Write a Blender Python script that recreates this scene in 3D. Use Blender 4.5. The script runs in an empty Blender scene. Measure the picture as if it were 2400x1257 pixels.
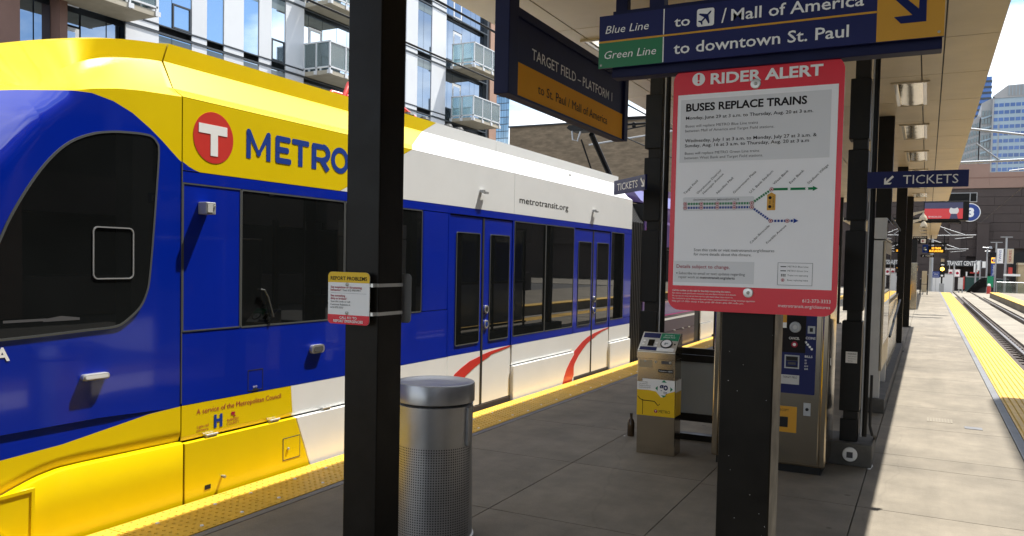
import bpy, bmesh, math, random
from mathutils import Vector, Matrix
random.seed(7)
C = bpy.context.scene.collection
SC = bpy.context.scene

# ---------------------------------------------------------------- camera, sky, sun, exposure
def vec(*a): return Vector(a)
yaw, pitch, roll = math.radians(-27.1907), math.radians(-2.2717), math.radians(1.18526)
fw = vec(math.sin(yaw)*math.cos(pitch), math.cos(yaw)*math.cos(pitch), math.sin(pitch))
r0 = vec(math.cos(yaw), -math.sin(yaw), 0); u0 = r0.cross(fw)
rt = math.cos(roll)*r0 + math.sin(roll)*u0; up = -math.sin(roll)*r0 + math.cos(roll)*u0
cd = bpy.data.cameras.new('camera'); cam = bpy.data.objects.new('camera', cd); C.objects.link(cam)
cd.sensor_fit = 'HORIZONTAL'; cd.sensor_width = 36; cd.lens = 36*1890.514/2400; cd.shift_y = 55.705/2400
cd.clip_start = 0.05; cd.clip_end = 3000
M4 = Matrix((rt, up, -fw)).transposed().to_4x4(); M4.translation = vec(0, 0, 1.75); cam.matrix_world = M4
SC.camera = cam

TO_SUN = vec(0.2065, 0.465, 1.0).normalized()
w = bpy.data.worlds.new('World'); SC.world = w; w.use_nodes = True
nt = w.node_tree; nt.nodes.clear()
def N(tree, t, **kw):
    n = tree.nodes.new(t)
    for k, v in kw.items():
        if hasattr(n, k) and k not in n.inputs: setattr(n, k, v)
        else: n.inputs[k].default_value = v
    return n
sky = N(nt, 'ShaderNodeTexSky'); sky.sky_type = 'NISHITA'; sky.sun_disc = False
sky.sun_elevation = math.radians(63.0); sky.sun_rotation = math.radians(23.9)
sky.air_density = 1.0; sky.dust_density = 0.6; sky.ozone_density = 1.6
tc = N(nt, 'ShaderNodeTexCoord'); sp = N(nt, 'ShaderNodeSeparateXYZ'); nt.links.new(tc.outputs['Generated'], sp.inputs[0])
mx = N(nt, 'ShaderNodeMath', operation='MAXIMUM'); nt.links.new(sp.outputs['Z'], mx.inputs[0]); mx.inputs[1].default_value = 0.0
ad = N(nt, 'ShaderNodeMath', operation='ADD'); nt.links.new(mx.outputs[0], ad.inputs[0]); ad.inputs[1].default_value = 0.22
dx = N(nt, 'ShaderNodeMath', operation='DIVIDE'); nt.links.new(sp.outputs['X'], dx.inputs[0]); nt.links.new(ad.outputs[0], dx.inputs[1])
dy = N(nt, 'ShaderNodeMath', operation='DIVIDE'); nt.links.new(sp.outputs['Y'], dy.inputs[0]); nt.links.new(ad.outputs[0], dy.inputs[1])
cb = N(nt, 'ShaderNodeCombineXYZ'); nt.links.new(dx.outputs[0], cb.inputs[0]); nt.links.new(dy.outputs[0], cb.inputs[1])
cb.inputs[2].default_value = 3.7
nz = N(nt, 'ShaderNodeTexNoise'); nz.inputs['Scale'].default_value = 1.35; nz.inputs['Detail'].default_value = 9; nz.inputs['Roughness'].default_value = 0.56
nt.links.new(cb.outputs[0], nz.inputs['Vector'])
rp = N(nt, 'ShaderNodeValToRGB'); rp.color_ramp.elements[0].position = 0.43; rp.color_ramp.elements[1].position = 0.57
rp.color_ramp.elements[0].color = (0, 0, 0, 1); rp.color_ramp.elements[1].color = (1, 1, 1, 1)
nt.links.new(nz.outputs['Fac'], rp.inputs[0])
n2 = N(nt, 'ShaderNodeTexNoise'); n2.inputs['Scale'].default_value = 3.0; n2.inputs['Detail'].default_value = 6
nt.links.new(cb.outputs[0], n2.inputs['Vector'])
cr = N(nt, 'ShaderNodeValToRGB'); cr.color_ramp.elements[0].color = (5.2, 5.6, 6.2, 1); cr.color_ramp.elements[1].color = (9.5, 9.6, 9.7, 1)
cr.color_ramp.elements[0].position = 0.35; cr.color_ramp.elements[1].position = 0.62
nt.links.new(n2.outputs['Fac'], cr.inputs[0])
mixc = N(nt, 'ShaderNodeMix'); mixc.data_type = 'RGBA'
hs = N(nt, 'ShaderNodeHueSaturation'); hs.inputs['Saturation'].default_value = 1.08; hs.inputs['Value'].default_value = 0.90; nt.links.new(sky.outputs[0], hs.inputs['Color'])
nt.links.new(rp.outputs[0], mixc.inputs[0]); nt.links.new(hs.outputs[0], mixc.inputs[6]); nt.links.new(cr.outputs[0], mixc.inputs[7])
bg = N(nt, 'ShaderNodeBackground'); bg.inputs['Strength'].default_value = 0.12
wo = N(nt, 'ShaderNodeOutputWorld'); nt.links.new(mixc.outputs[2], bg.inputs[0]); nt.links.new(bg.outputs[0], wo.inputs[0])

sd = bpy.data.lights.new('sun', 'SUN'); sd.energy = 4.6; sd.angle = math.radians(0.5); sd.color = (1.0, 0.96, 0.885)
so = bpy.data.objects.new('sun', sd); C.objects.link(so); so.location = (20, 40, 80)
so.rotation_euler = (-TO_SUN).to_track_quat('-Z', 'Y').to_euler()

SC.render.engine = 'CYCLES'
SC.view_settings.view_transform = 'Standard'; SC.view_settings.look = 'None'
SC.view_settings.exposure = 1.1; SC.view_settings.gamma = 1.0; SC.view_settings.use_curve_mapping = False

# ---------------------------------------------------------------- materials
def mat(name, col, rough=0.5, metal=0.0, coat=0.0, var=0.0, vs=3.0, bump=0.0, bs=40.0, spec=0.5, emit=None, es=0.0, dirt=0.0, rnd=0.0, speck=0.0, spots=0.0, wear=0.0, stretch=(1, 1, 1), rvar=0.0):
    m = bpy.data.materials.new(name); m.use_nodes = True
    t = m.node_tree; b = t.nodes['Principled BSDF']; L = t.links.new
    b.inputs['Roughness'].default_value = rough; b.inputs['Metallic'].default_value = metal
    b.inputs['Coat Weight'].default_value = coat; b.inputs['Coat Roughness'].default_value = 0.04
    b.inputs['Specular IOR Level'].default_value = spec
    c4 = (*col, 1); b.inputs['Base Color'].default_value = c4
    cur = None
    g = N(t, 'ShaderNodeNewGeometry')
    mp = N(t, 'ShaderNodeMapping'); mp.inputs['Scale'].default_value = stretch; L(g.outputs['Position'], mp.inputs[0])
    P = mp.outputs[0]
    def mul(prev, fac_socket, lo, hi):
        mr = N(t, 'ShaderNodeMapRange'); L(fac_socket, mr.inputs[0])
        mr.inputs[1].default_value = 0.3; mr.inputs[2].default_value = 0.7
        mr.inputs[3].default_value = lo; mr.inputs[4].default_value = hi
        mm = N(t, 'ShaderNodeMix'); mm.data_type = 'RGBA'; mm.blend_type = 'MULTIPLY'; mm.inputs[0].default_value = 1
        if prev is None: mm.inputs[6].default_value = c4
        else: L(prev, mm.inputs[6])
        L(mr.outputs[0], mm.inputs[7]); return mm.outputs[2]
    if var:
        n = N(t, 'ShaderNodeTexNoise'); n.inputs['Scale'].default_value = vs; n.inputs['Detail'].default_value = 6; n.inputs['Roughness'].default_value = 0.62
        L(P, n.inputs['Vector']); cur = mul(cur, n.outputs['Fac'], 1-var, 1+var*0.6)
        if rvar:
            mr = N(t, 'ShaderNodeMapRange'); L(n.outputs['Fac'], mr.inputs[0]); mr.inputs[1].default_value = 0.3; mr.inputs[2].default_value = 0.7
            mr.inputs[3].default_value = rough-rvar; mr.inputs[4].default_value = rough+rvar; L(mr.outputs[0], b.inputs['Roughness'])
    if dirt:
        n = N(t, 'ShaderNodeTexNoise'); n.inputs['Scale'].default_value = vs*0.23; n.inputs['Detail'].default_value = 8; n.inputs['Roughness'].default_value = 0.7
        L(P, n.inputs['Vector']); cur = mul(cur, n.outputs['Fac'], 1-dirt, 1.0)
    if speck:
        n = N(t, 'ShaderNodeTexNoise'); n.inputs['Scale'].default_value = 190; n.inputs['Detail'].default_value = 2
        L(P, n.inputs['Vector']); cur = mul(cur, n.outputs['Fac'], 1-speck, 1+speck)
    if spots:      # chewing gum and drip marks: small dark dots, a few per square metre
        vo = N(t, 'ShaderNodeTexVoronoi'); vo.inputs['Scale'].default_value = 2.6; L(P, vo.inputs['Vector'])
        wn_ = N(t, 'ShaderNodeTexWhiteNoise'); L(vo.outputs['Position'], wn_.inputs['Vector'])
        th = N(t, 'ShaderNodeMath', operation='MULTIPLY'); L(wn_.outputs['Value'], th.inputs[0]); th.inputs[1].default_value = 0.075
        df = N(t, 'ShaderNodeMath', operation='SUBTRACT'); L(vo.outputs['Distance'], df.inputs[0]); L(th.outputs[0], df.inputs[1])
        mr = N(t, 'ShaderNodeMapRange'); L(df.outputs[0], mr.inputs[0]); mr.inputs[1].default_value = -0.01; mr.inputs[2].default_value = 0.015; mr.inputs[3].default_value = 0.3; mr.inputs[4].default_value = 0.7
        cur = mul(cur, mr.outputs[0], 1-spots, 1.0)
    if wear:       # long paler scuffs along the platform and a few wandering hairline cracks
        m2 = N(t, 'ShaderNodeMapping'); m2.inputs['Scale'].default_value = (2.2, 0.35, 1); m2.inputs['Rotation'].default_value = (0, 0, 0.12); L(g.outputs['Position'], m2.inputs[0])
        n = N(t, 'ShaderNodeTexNoise'); n.inputs['Scale'].default_value = 1.7; n.inputs['Detail'].default_value = 7; n.inputs['Roughness'].default_value = 0.68; L(m2.outputs[0], n.inputs['Vector'])
        cur = mul(cur, n.outputs['Fac'], 1-wear, 1+wear)
        nw = N(t, 'ShaderNodeTexNoise'); nw.inputs['Scale'].default_value = 1.1; nw.inputs['Detail'].default_value = 4; L(P, nw.inputs['Vector'])
        mxv = N(t, 'ShaderNodeMix'); mxv.data_type = 'VECTOR'; mxv.inputs[0].default_value = 0.25; L(P, mxv.inputs[4]); L(nw.outputs['Color'], mxv.inputs[5])
        vc = N(t, 'ShaderNodeTexVoronoi'); vc.feature = 'DISTANCE_TO_EDGE'; vc.inputs['Scale'].default_value = 0.42; L(mxv.outputs[1], vc.inputs['Vector'])
        mr = N(t, 'ShaderNodeMapRange'); L(vc.outputs['Distance'], mr.inputs[0]); mr.inputs[1].default_value = 0.0; mr.inputs[2].default_value = 0.0035; mr.inputs[3].default_value = 0.3; mr.inputs[4].default_value = 0.7
        cur = mul(cur, mr.outputs[0], 0.90, 1.0)
    if rnd:
        oi = N(t, 'ShaderNodeObjectInfo'); mr = N(t, 'ShaderNodeMapRange'); L(oi.outputs['Random'], mr.inputs[0])
        mr.inputs[3].default_value = 0.3; mr.inputs[4].default_value = 0.7
        cur = mul(cur, mr.outputs[0], 1-rnd, 1+rnd)
    if cur is not None: L(cur, b.inputs['Base Color'])
    if bump:
        n = N(t, 'ShaderNodeTexNoise'); n.inputs['Scale'].default_value = bs; n.inputs['Detail'].default_value = 5
        L(P, n.inputs['Vector']); bp = N(t, 'ShaderNodeBump'); bp.inputs['Strength'].default_value = bump; bp.inputs['Distance'].default_value = 0.01
        L(n.outputs['Fac'], bp.inputs['Height']); L(bp.outputs[0], b.inputs['Normal'])
    if emit:
        b.inputs['Emission Color'].default_value = (*emit, 1); b.inputs['Emission Strength'].default_value = es
    return m

def glassmat(name, col, rough, alpha_t, tint=(1, 1, 1)):
    # see-through pane: transparent film mixed with a glossy reflecting coat
    m = bpy.data.materials.new(name); m.use_nodes = True; t = m.node_tree; t.nodes.clear(); L = t.links.new
    tr = N(t, 'ShaderNodeBsdfTransparent'); tr.inputs[0].default_value = (*tint, 1)
    df = N(t, 'ShaderNodeBsdfDiffuse'); df.inputs[0].default_value = (*col, 1)
    m1 = N(t, 'ShaderNodeMixShader'); m1.inputs[0].default_value = alpha_t; L(tr.outputs[0], m1.inputs[1]); L(df.outputs[0], m1.inputs[2])
    gl = N(t, 'ShaderNodeBsdfGlossy'); gl.inputs['Roughness'].default_value = rough
    fr = N(t, 'ShaderNodeFresnel'); fr.inputs[0].default_value = 1.6
    m2 = N(t, 'ShaderNodeMixShader'); L(fr.outputs[0], m2.inputs[0]); L(m1.outputs[0], m2.inputs[1]); L(gl.outputs[0], m2.inputs[2])
    o = N(t, 'ShaderNodeOutputMaterial'); L(m2.outputs[0], o.inputs[0]); return m

M = {}
M['concrete'] = mat('concrete', (0.255, 0.222, 0.172), 0.78, var=0.2, vs=2.3, bump=0.25, bs=60, dirt=0.42, spots=0.4, wear=0.10, rnd=0.06, speck=0.16, spec=0.3)
M['concrete_dark'] = mat('concrete_dark', (0.10, 0.095, 0.085), 0.85, var=0.25, vs=5, bump=0.3, speck=0.2)
M['joint'] = mat('joint', (0.06, 0.055, 0.05), 0.9)
M['edge_strip'] = mat('edge_strip', (0.16, 0.165, 0.18), 0.6, var=0.2, vs=4, dirt=0.3)
M['tactile'] = mat('tactile', (0.74, 0.44, 0.035), 0.55, var=0.14, vs=5, dirt=0.25, rnd=0.03, speck=0.06)
M['yellow'] = mat('yellow_paint', (0.82, 0.60, 0.001), 0.30, spec=0.35, coat=0.25, var=0.05, vs=1.2, bump=0.035, bs=2.2, dirt=0.08)
M['blue'] = mat('blue_paint', (0.0012, 0.019, 0.36), 0.28, spec=0.25, coat=0.40, var=0.08, vs=1.2, bump=0.03, bs=2.2, dirt=0.10)
M['blue_gloss'] = mat('blue_gloss_paint', (0.0012, 0.019, 0.34), 0.10, spec=0.6, coat=1.0, var=0.05, vs=1.2, bump=0.02, bs=2.2)
M['white'] = mat('white_paint', (0.86, 0.87, 0.86), 0.34, coat=0.3, bump=0.03, bs=2.2, var=0.03, vs=2, dirt=0.06)
M['red'] = mat('red_paint', (0.62, 0.035, 0.025), 0.4, coat=0.4)
M['purple'] = mat('purple_paint', (0.10, 0.055, 0.22), 0.35, coat=0.5)
M['dark_purple'] = mat('dark_purple_paint', (0.085, 0.065, 0.085), 0.4, coat=0.4)
M['lavender'] = mat('lavender_paint', (0.35, 0.25, 0.60), 0.4, coat=0.4)
M['pink'] = mat('pink_paint', (0.6, 0.05, 0.3), 0.4)
M['train_glass'] = mat('train_glass', (0.008, 0.009, 0.009), 0.012, spec=0.45, bump=0.02, bs=1.5, var=0.3, vs=1.2)
M['rubber'] = mat('rubber', (0.018, 0.018, 0.018), 0.6, var=0.2)
M['seal'] = mat('grey_seal', (0.07, 0.075, 0.075), 0.5)
M['black'] = mat('black_void', (0.006, 0.006, 0.006), 0.7)
M['post'] = mat('black_post_paint', (0.0115, 0.0095, 0.007), 0.40, spec=0.15, var=0.35, vs=6, bump=0.05, bs=25, rvar=0.08)
M['black_metal'] = mat('black_metal', (0.007, 0.007, 0.007), 0.5, spec=0.25, var=0.3, vs=6)
M['steel'] = mat('brushed_steel', (0.38, 0.34, 0.275), 0.15, metal=1.0, var=0.02, vs=3)
M['steel_warm'] = mat('warm_steel', (0.47, 0.41, 0.315), 0.14, metal=1.0, var=0.02, vs=4)
M['can'] = mat('grey_can_metal', (0.47, 0.47, 0.48), 0.36, metal=0.75, var=0.12, vs=6, rvar=0.08, dirt=0.15)
M['alum'] = mat('aluminium', (0.62, 0.62, 0.60), 0.35, metal=0.8, var=0.12, vs=5)
M['navy'] = mat('navy_sign', (0.008, 0.013, 0.095), 0.42, spec=0.25, var=0.06)
M['navy_beam'] = mat('navy_beam', (0.008, 0.011, 0.055), 0.5, spec=0.2, var=0.2, vs=5)
M['green'] = mat('green_sign', (0.0, 0.17, 0.055), 0.4)
M['sign_yellow'] = mat('sign_yellow', (0.62, 0.30, 0.006), 0.42, var=0.05)
M['amber'] = mat('amber_sign', (0.86, 0.38, 0.006), 0.6, spec=0.15, var=0.05)
M['print_white'] = mat('print_white', (0.86, 0.86, 0.84), 0.55, spec=0.12)
M['print_black'] = mat('print_black', (0.015, 0.013, 0.014), 0.55, spec=0.12)
M['print_grey'] = mat('print_grey', (0.09, 0.09, 0.095), 0.55, spec=0.12)
M['print_crimson'] = mat('print_crimson', (0.36, 0.02, 0.05), 0.55, spec=0.12)
M['print_navy'] = mat('print_navy', (0.010, 0.018, 0.10), 0.55, spec=0.12)
M['alert_red'] = mat('alert_red', (0.72, 0.013, 0.034), 0.26, spec=0.45, var=0.04)
M['paper'] = mat('paper', (0.88, 0.87, 0.88), 0.33, var=0.03, spec=0.4)
M['paper_grey'] = mat('paper_grey', (0.68, 0.68, 0.69), 0.33)
M['map_green'] = mat('map_green', (0.01, 0.20, 0.07), 0.55, spec=0.12)
M['map_blue'] = mat('map_blue', (0.015, 0.05, 0.28), 0.55, spec=0.12)
M['soffit'] = mat('soffit_panel', (0.55, 0.47, 0.33), 0.42, var=0.10, vs=1.6, rnd=0.06, dirt=0.18)
M['reflector'] = mat('lamp_reflector', (0.75, 0.70, 0.58), 0.16, metal=0.85, bump=0.5, bs=5)
M['booth_grey'] = mat('booth_grey', (0.62, 0.62, 0.60), 0.5, var=0.08, vs=3, dirt=0.2)
M['shelter_glass'] = glassmat('shelter_glass', (0.3, 0.32, 0.31), 0.01, 0.08, (0.85, 0.9, 0.88))
M['frosted_glass'] = glassmat('frosted_glass', (0.34, 0.35, 0.34), 0.12, 0.72, (0.8, 0.82, 0.8))
M['balcony_glass'] = glassmat('balcony_glass', (0.55, 0.70, 0.70), 0.01, 0.24, (0.82, 0.95, 0.95))
M['facade_white'] = mat('facade_white', (0.66, 0.67, 0.68), 0.5, rnd=0.05, var=0.04, vs=0.6)
M['facade_glass'] = mat('facade_glass', (0.46, 0.56, 0.66), 0.012, metal=0.95, bump=0.03, bs=0.5)
M['dim_reflect_glass'] = mat('dim_reflect_glass', (0.26, 0.32, 0.40), 0.015, metal=0.95, bump=0.03, bs=0.5)  # facade glass with a dark building's reflection put into its colour
M['spandrel'] = mat('spandrel_glass', (0.17, 0.21, 0.215), 0.08, spec=0.7)
M['mullion'] = mat('mullion', (0.045, 0.052, 0.06), 0.45)
M['brick_pink'] = mat('terracotta_wall', (0.40, 0.24, 0.17), 0.75, var=0.1, vs=1, bump=0.2)
M['brick_brown'] = mat('brown_wall', (0.22, 0.125, 0.095), 0.75, var=0.1, vs=1, bump=0.2)
M['slab_conc'] = mat('balcony_concrete', (0.42, 0.375, 0.29), 0.85, var=0.18, vs=1.5, bump=0.2)
M['tan'] = mat('tan_masonry', (0.27, 0.205, 0.135), 0.9, var=0.36, vs=1.3, bump=0.6, bs=7, stretch=(1, 1, 3.5), dirt=0.2)
M['dark_brick'] = mat('dark_masonry', (0.066, 0.051, 0.047), 0.85, var=0.15, vs=0.5, bump=0.2, rnd=0.05)
M['brown_band'] = mat('brown_parapet', (0.30, 0.195, 0.155), 0.8, var=0.1, vs=0.4, rnd=0.04)
M['office_pale'] = mat('office_pale', (0.34, 0.42, 0.47), 0.5, var=0.08, vs=0.1)
M['office_grey'] = mat('office_grey', (0.36, 0.35, 0.34), 0.6, var=0.08, vs=0.1)
M['office_glass'] = mat('office_glass', (0.05, 0.12, 0.32), 0.1, spec=0.6, rnd=0.22)
M['tower_glass'] = mat('tower_glass', (0.30, 0.40, 0.48), 0.05, metal=0.7, rnd=0.2)
M['asphalt'] = mat('asphalt', (0.075, 0.072, 0.068), 0.85, var=0.2, vs=0.8, bump=0.3)
M['track_conc'] = mat('track_concrete', (0.27, 0.24, 0.19), 0.85, var=0.3, vs=0.9, bump=0.3, dirt=0.35)
M['rail'] = mat('rail_steel', (0.30, 0.28, 0.26), 0.3, metal=0.8, var=0.2)
M['rust'] = mat('rusty_iron', (0.045, 0.030, 0.022), 0.8, var=0.3, vs=8)
M['galv'] = mat('galvanised_steel', (0.40, 0.41, 0.42), 0.45, metal=0.5, var=0.1)
M['led_orange'] = mat('led_orange', (0.1, 0.03, 0.0), 0.5, emit=(1.0, 0.42, 0.03), es=1.3)
M['lamp_amber'] = mat('amber_lamp', (0.4, 0.15, 0.0), 0.4, emit=(1.0, 0.50, 0.06), es=4.0)
M['screen_red'] = mat('screen_red', (0.02, 0.004, 0.004), 0.3, emit=(0.33, 0.022, 0.025), es=0.75)
M['screen_dark'] = mat('screen_dark', (0.01, 0.01, 0.02), 0.3, emit=(0.03, 0.03, 0.07), es=0.6)
M['screen_white'] = mat('screen_white', (0.1, 0.1, 0.1), 0.3, emit=(0.75, 0.75, 0.75), es=0.3)
M['blue_badge'] = mat('blue_badge', (0.02, 0.055, 0.26), 0.5)
M['teal'] = mat('dark_green_box', (0.035, 0.10, 0.085), 0.5, var=0.1)
M['sign_green'] = mat('bright_green', (0.0, 0.22, 0.10), 0.5)
M['tan_box'] = mat('tan_box', (0.42, 0.33, 0.20), 0.7, var=0.1)
M['cone_red'] = mat('cone_red', (0.45, 0.04, 0.03), 0.5)
M['bolt'] = mat('bolt_zinc', (0.40, 0.39, 0.34), 0.4, metal=0.6, var=0.15, vs=30)
M['bottle'] = mat('brown_bottle', (0.05, 0.03, 0.015), 0.15, spec=0.6)
M['wrap_yellow'] = mat('wrap_yellow', (0.78, 0.50, 0.010), 0.35, spec=0.3)
M['lamp_lens'] = mat('lamp_lens', (0.8, 0.8, 0.78), 0.2, coat=0.5)

# ---------------------------------------------------------------- mesh builder
class B:
    def __init__(s): s.v = []; s.f = []; s.seg = []
    def add(s, vs, fs):
        n = len(s.v); s.v += [tuple(p) for p in vs]; s.f += [tuple(i+n for i in f) for f in fs]; return s
    def box(s, x0, x1, y0, y1, z0, z1):
        if x0 > x1: x0, x1 = x1, x0
        if y0 > y1: y0, y1 = y1, y0
        if z0 > z1: z0, z1 = z1, z0
        return s.add([(x0,y0,z0),(x1,y0,z0),(x1,y1,z0),(x0,y1,z0),(x0,y0,z1),(x1,y0,z1),(x1,y1,z1),(x0,y1,z1)],
                     [(0,3,2,1),(4,5,6,7),(0,1,5,4),(1,2,6,5),(2,3,7,6),(3,0,4,7)])
    def hexa(s, bot, top):
        return s.add(list(bot)+list(top), [(3,2,1,0),(4,5,6,7),(0,1,5,4),(1,2,6,5),(2,3,7,6),(3,0,4,7)])
    def prism(s, pl, pts, t, off=0.0):      # polygon on plane pl=(o,u,v); front at +off along n, back at off-t
        o, u, v = pl; n = u.cross(v); k = len(pts)
        a = sum(pts[i][0]*pts[(i+1) % k][1]-pts[(i+1) % k][0]*pts[i][1] for i in range(k))
        if a < 0: pts = pts[::-1]
        fr = [o+u*p[0]+v*p[1]+n*off for p in pts]; bk = [p-n*t for p in fr]
        return s.add(fr+bk, [tuple(range(k)), tuple(range(2*k-1, k-1, -1))]+[(i, i+k, (i+1) % k+k, (i+1) % k) for i in range(k)])
    def rect(s, pl, a0, a1, b0, b1, t, off=0.0): return s.prism(pl, [(a0,b0),(a1,b0),(a1,b1),(a0,b1)], t, off)
    def flat(s, pl, pts, off=0.0):
        o, u, v = pl; n = u.cross(v); k = len(pts)
        a = sum(pts[i][0]*pts[(i+1) % k][1]-pts[(i+1) % k][0]*pts[i][1] for i in range(k))
        if a < 0: pts = pts[::-1]
        return s.add([o+u*p[0]+v*p[1]+n*off for p in pts], [tuple(range(k))])
    def ring(s, pl, out, inn, t, off=0.0):
        o, u, v = pl; n = u.cross(v); k = len(out)
        def P(pts, d): return [o+u*p[0]+v*p[1]+n*d for p in pts]
        vs = P(out, off)+P(inn, off)+P(out, off-t)+P(inn, off-t)
        fs = []
        for i in range(k):
            j = (i+1) % k
            fs += [(i, j, k+j, k+i), (i, 2*k+i, 2*k+j, j), (k+i, k+j, 3*k+j, 3*k+i)]
        return s.add(vs, fs)
    def tube(s, pts, r, n=8, r1=None, closed=False):
        pts = [Vector(p) for p in pts]; k = len(pts); rings = []; nrm = None
        for i, p in enumerate(pts):
            if closed: d = (pts[(i+1) % k]-pts[i-1]).normalized()
            else: d = (pts[min(i+1, k-1)]-pts[max(i-1, 0)]).normalized()
            a = nrm if nrm is not None else (Vector((0, 0, 1)) if abs(d.z) < 0.9 else Vector((1, 0, 0)))
            e1 = (a-d*a.dot(d)).normalized(); nrm = e1; e2 = d.cross(e1)
            rr = r if r1 is None else r+(r1-r)*i/max(k-1, 1)
            rings.append([p+e1*rr*math.cos(2*math.pi*q/n)+e2*rr*math.sin(2*math.pi*q/n) for q in range(n)])
        vs = [p for R in rings for p in R]; fs = []
        for i in range(k if closed else k-1):
            i2 = (i+1) % k
            for q in range(n): fs.append((i*n+q, i*n+(q+1) % n, i2*n+(q+1) % n, i2*n+q))
        if not closed: fs += [tuple(range(n-1, -1, -1)), tuple((k-1)*n+q for q in range(n))]
        return s.add(vs, fs)
    def lathe(s, c, prof, n=32, axis='z'):
        vs = []; fs = []; k = len(prof)
        for (r, z) in prof:
            for q in range(n):
                a = 2*math.pi*q/n
                p = (r*math.cos(a), r*math.sin(a), z)
                if axis == 'y': p = (p[0], -p[2], p[1])      # axis towards -Y
                if axis == 'x': p = (p[2], p[0], p[1])       # axis towards +X
                vs.append((c[0]+p[0], c[1]+p[1], c[2]+p[2]))
        for i in range(k-1):
            for q in range(n): fs.append((i*n+q, i*n+(q+1) % n, (i+1)*n+(q+1) % n, (i+1)*n+q))
        if prof[0][0] > 1e-6: fs.append(tuple(range(n-1, -1, -1)))
        if prof[-1][0] > 1e-6: fs.append(tuple((k-1)*n+q for q in range(n)))
        return s.add(vs, fs)
    def grid(s, rows):
        n = len(rows[0]); vs = [p for r in rows for p in r]
        return s.add(vs, [(i*n+j, i*n+j+1, (i+1)*n+j+1, (i+1)*n+j) for i in range(len(rows)-1) for j in range(n-1)])
    def text(s, pl, body, x0, y0, w=None, h=None, bold=0.0, shear=0.0, off=0.0015, ang=0.0, align='L', res=2):
        # x0,y0: left end of the baseline; h: height of a capital; w: total width
        vs, fs = glyphs(body, bold, shear, res)
        if not vs: return s
        ax = min(p[0] for p in vs); bx = max(p[0] for p in vs); cap = CAP
        sy = (h/cap) if h else (w/(bx-ax)); sx = (w/(bx-ax)) if w else sy
        o, u, v = pl; n = u.cross(v); ca, sa = math.cos(ang), math.sin(ang)
        sh = {'L': 0, 'R': -(bx-ax)*sx, 'C': -(bx-ax)*sx/2}[align]
        out = []
        for p in vs:
            a = (p[0]-ax)*sx+sh; b = p[1]*sy
            out.append(o+u*(x0+a*ca-b*sa)+v*(y0+a*sa+b*ca)+n*off)
        s.seg.append((len(s.v), len(s.v)+len(out), len(s.f), len(s.f)+len(fs)))
        return s.add(out, fs)
    def build(s, name, m, parent=None, smooth=None, bevel=0, recalc=True, kind=None, loc=None):
        if len(s.seg) > 1 or (s.seg and len(s.f) > s.seg[0][3]-s.seg[0][2]):      # every line of print is a mesh of its own
            segs = s.seg; s.seg = []; o = None
            for (va, vb, fa, fb) in segs:
                q = B(); q.v = s.v[va:vb]; q.f = [tuple(i-va for i in f) for f in s.f[fa:fb]]; o = q.build(name, m, parent, smooth, bevel, recalc, kind, loc)
            used = set(i for (va, vb, fa, fb) in segs for i in range(fa, fb)); rest = [f for i, f in enumerate(s.f) if i not in used]
            if rest:
                ids = sorted(set(i for f in rest for i in f)); mp_ = {k: n for n, k in enumerate(ids)}
                q = B(); q.v = [s.v[i] for i in ids]; q.f = [tuple(mp_[i] for i in f) for f in rest]; o = q.build('symbol' if name == 'lettering' else name, m, parent, smooth, bevel, recalc, kind, loc)
            return o
        me = bpy.data.meshes.new(name)
        base = Vector(loc) if loc is not None else (wloc(parent) if parent else Vector((0, 0, 0)))
        me.from_pydata([tuple(Vector(p)-base) for p in s.v], [], s.f)
        if recalc:
            bm = bmesh.new(); bm.from_mesh(me); bmesh.ops.recalc_face_normals(bm, faces=bm.faces); bm.to_mesh(me); bm.free()
        me.materials.append(m if not isinstance(m, str) else M[m])
        if smooth is not None:
            me.polygons.foreach_set('use_smooth', [True]*len(me.polygons)); me.set_sharp_from_angle(angle=math.radians(smooth))
        me.update()
        o = bpy.data.objects.new(name, me); C.objects.link(o)
        if parent: o.parent = parent; o.location = base-wloc(parent)
        else: o.location = base
        if bevel:
            md = o.modifiers.new('bevel', 'BEVEL'); md.width = bevel; md.segments = 2; md.limit_method = 'ANGLE'; md.angle_limit = math.radians(40)
        if kind: o['kind'] = kind
        return o
def wloc(o):
    p = Vector(o.location)
    while o.parent: o = o.parent; p = p+Vector(o.location)
    return p
_gc = {}; CAP = 0.7
def glyphs(body, bold, shear, res):
    k = (body, bold, shear, res)
    if k in _gc: return _gc[k]
    cu = bpy.data.curves.new('t', 'FONT'); cu.body = body; cu.size = 1; cu.offset = bold; cu.shear = shear; cu.resolution_u = res; cu.fill_mode = 'FRONT'
    o = bpy.data.objects.new('t', cu); C.objects.link(o)
    dg = bpy.context.evaluated_depsgraph_get(); dg.update()
    me = bpy.data.meshes.new_from_object(o.evaluated_get(dg))
    r = ([tuple(v.co) for v in me.vertices], [tuple(p.vertices) for p in me.polygons])
    bpy.data.objects.remove(o); bpy.data.curves.remove(cu); bpy.data.meshes.remove(me)
    _gc[k] = r; return r
_v, _f = glyphs('H', 0.0, 0.0, 2); CAP = max(p[1] for p in _v)

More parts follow.
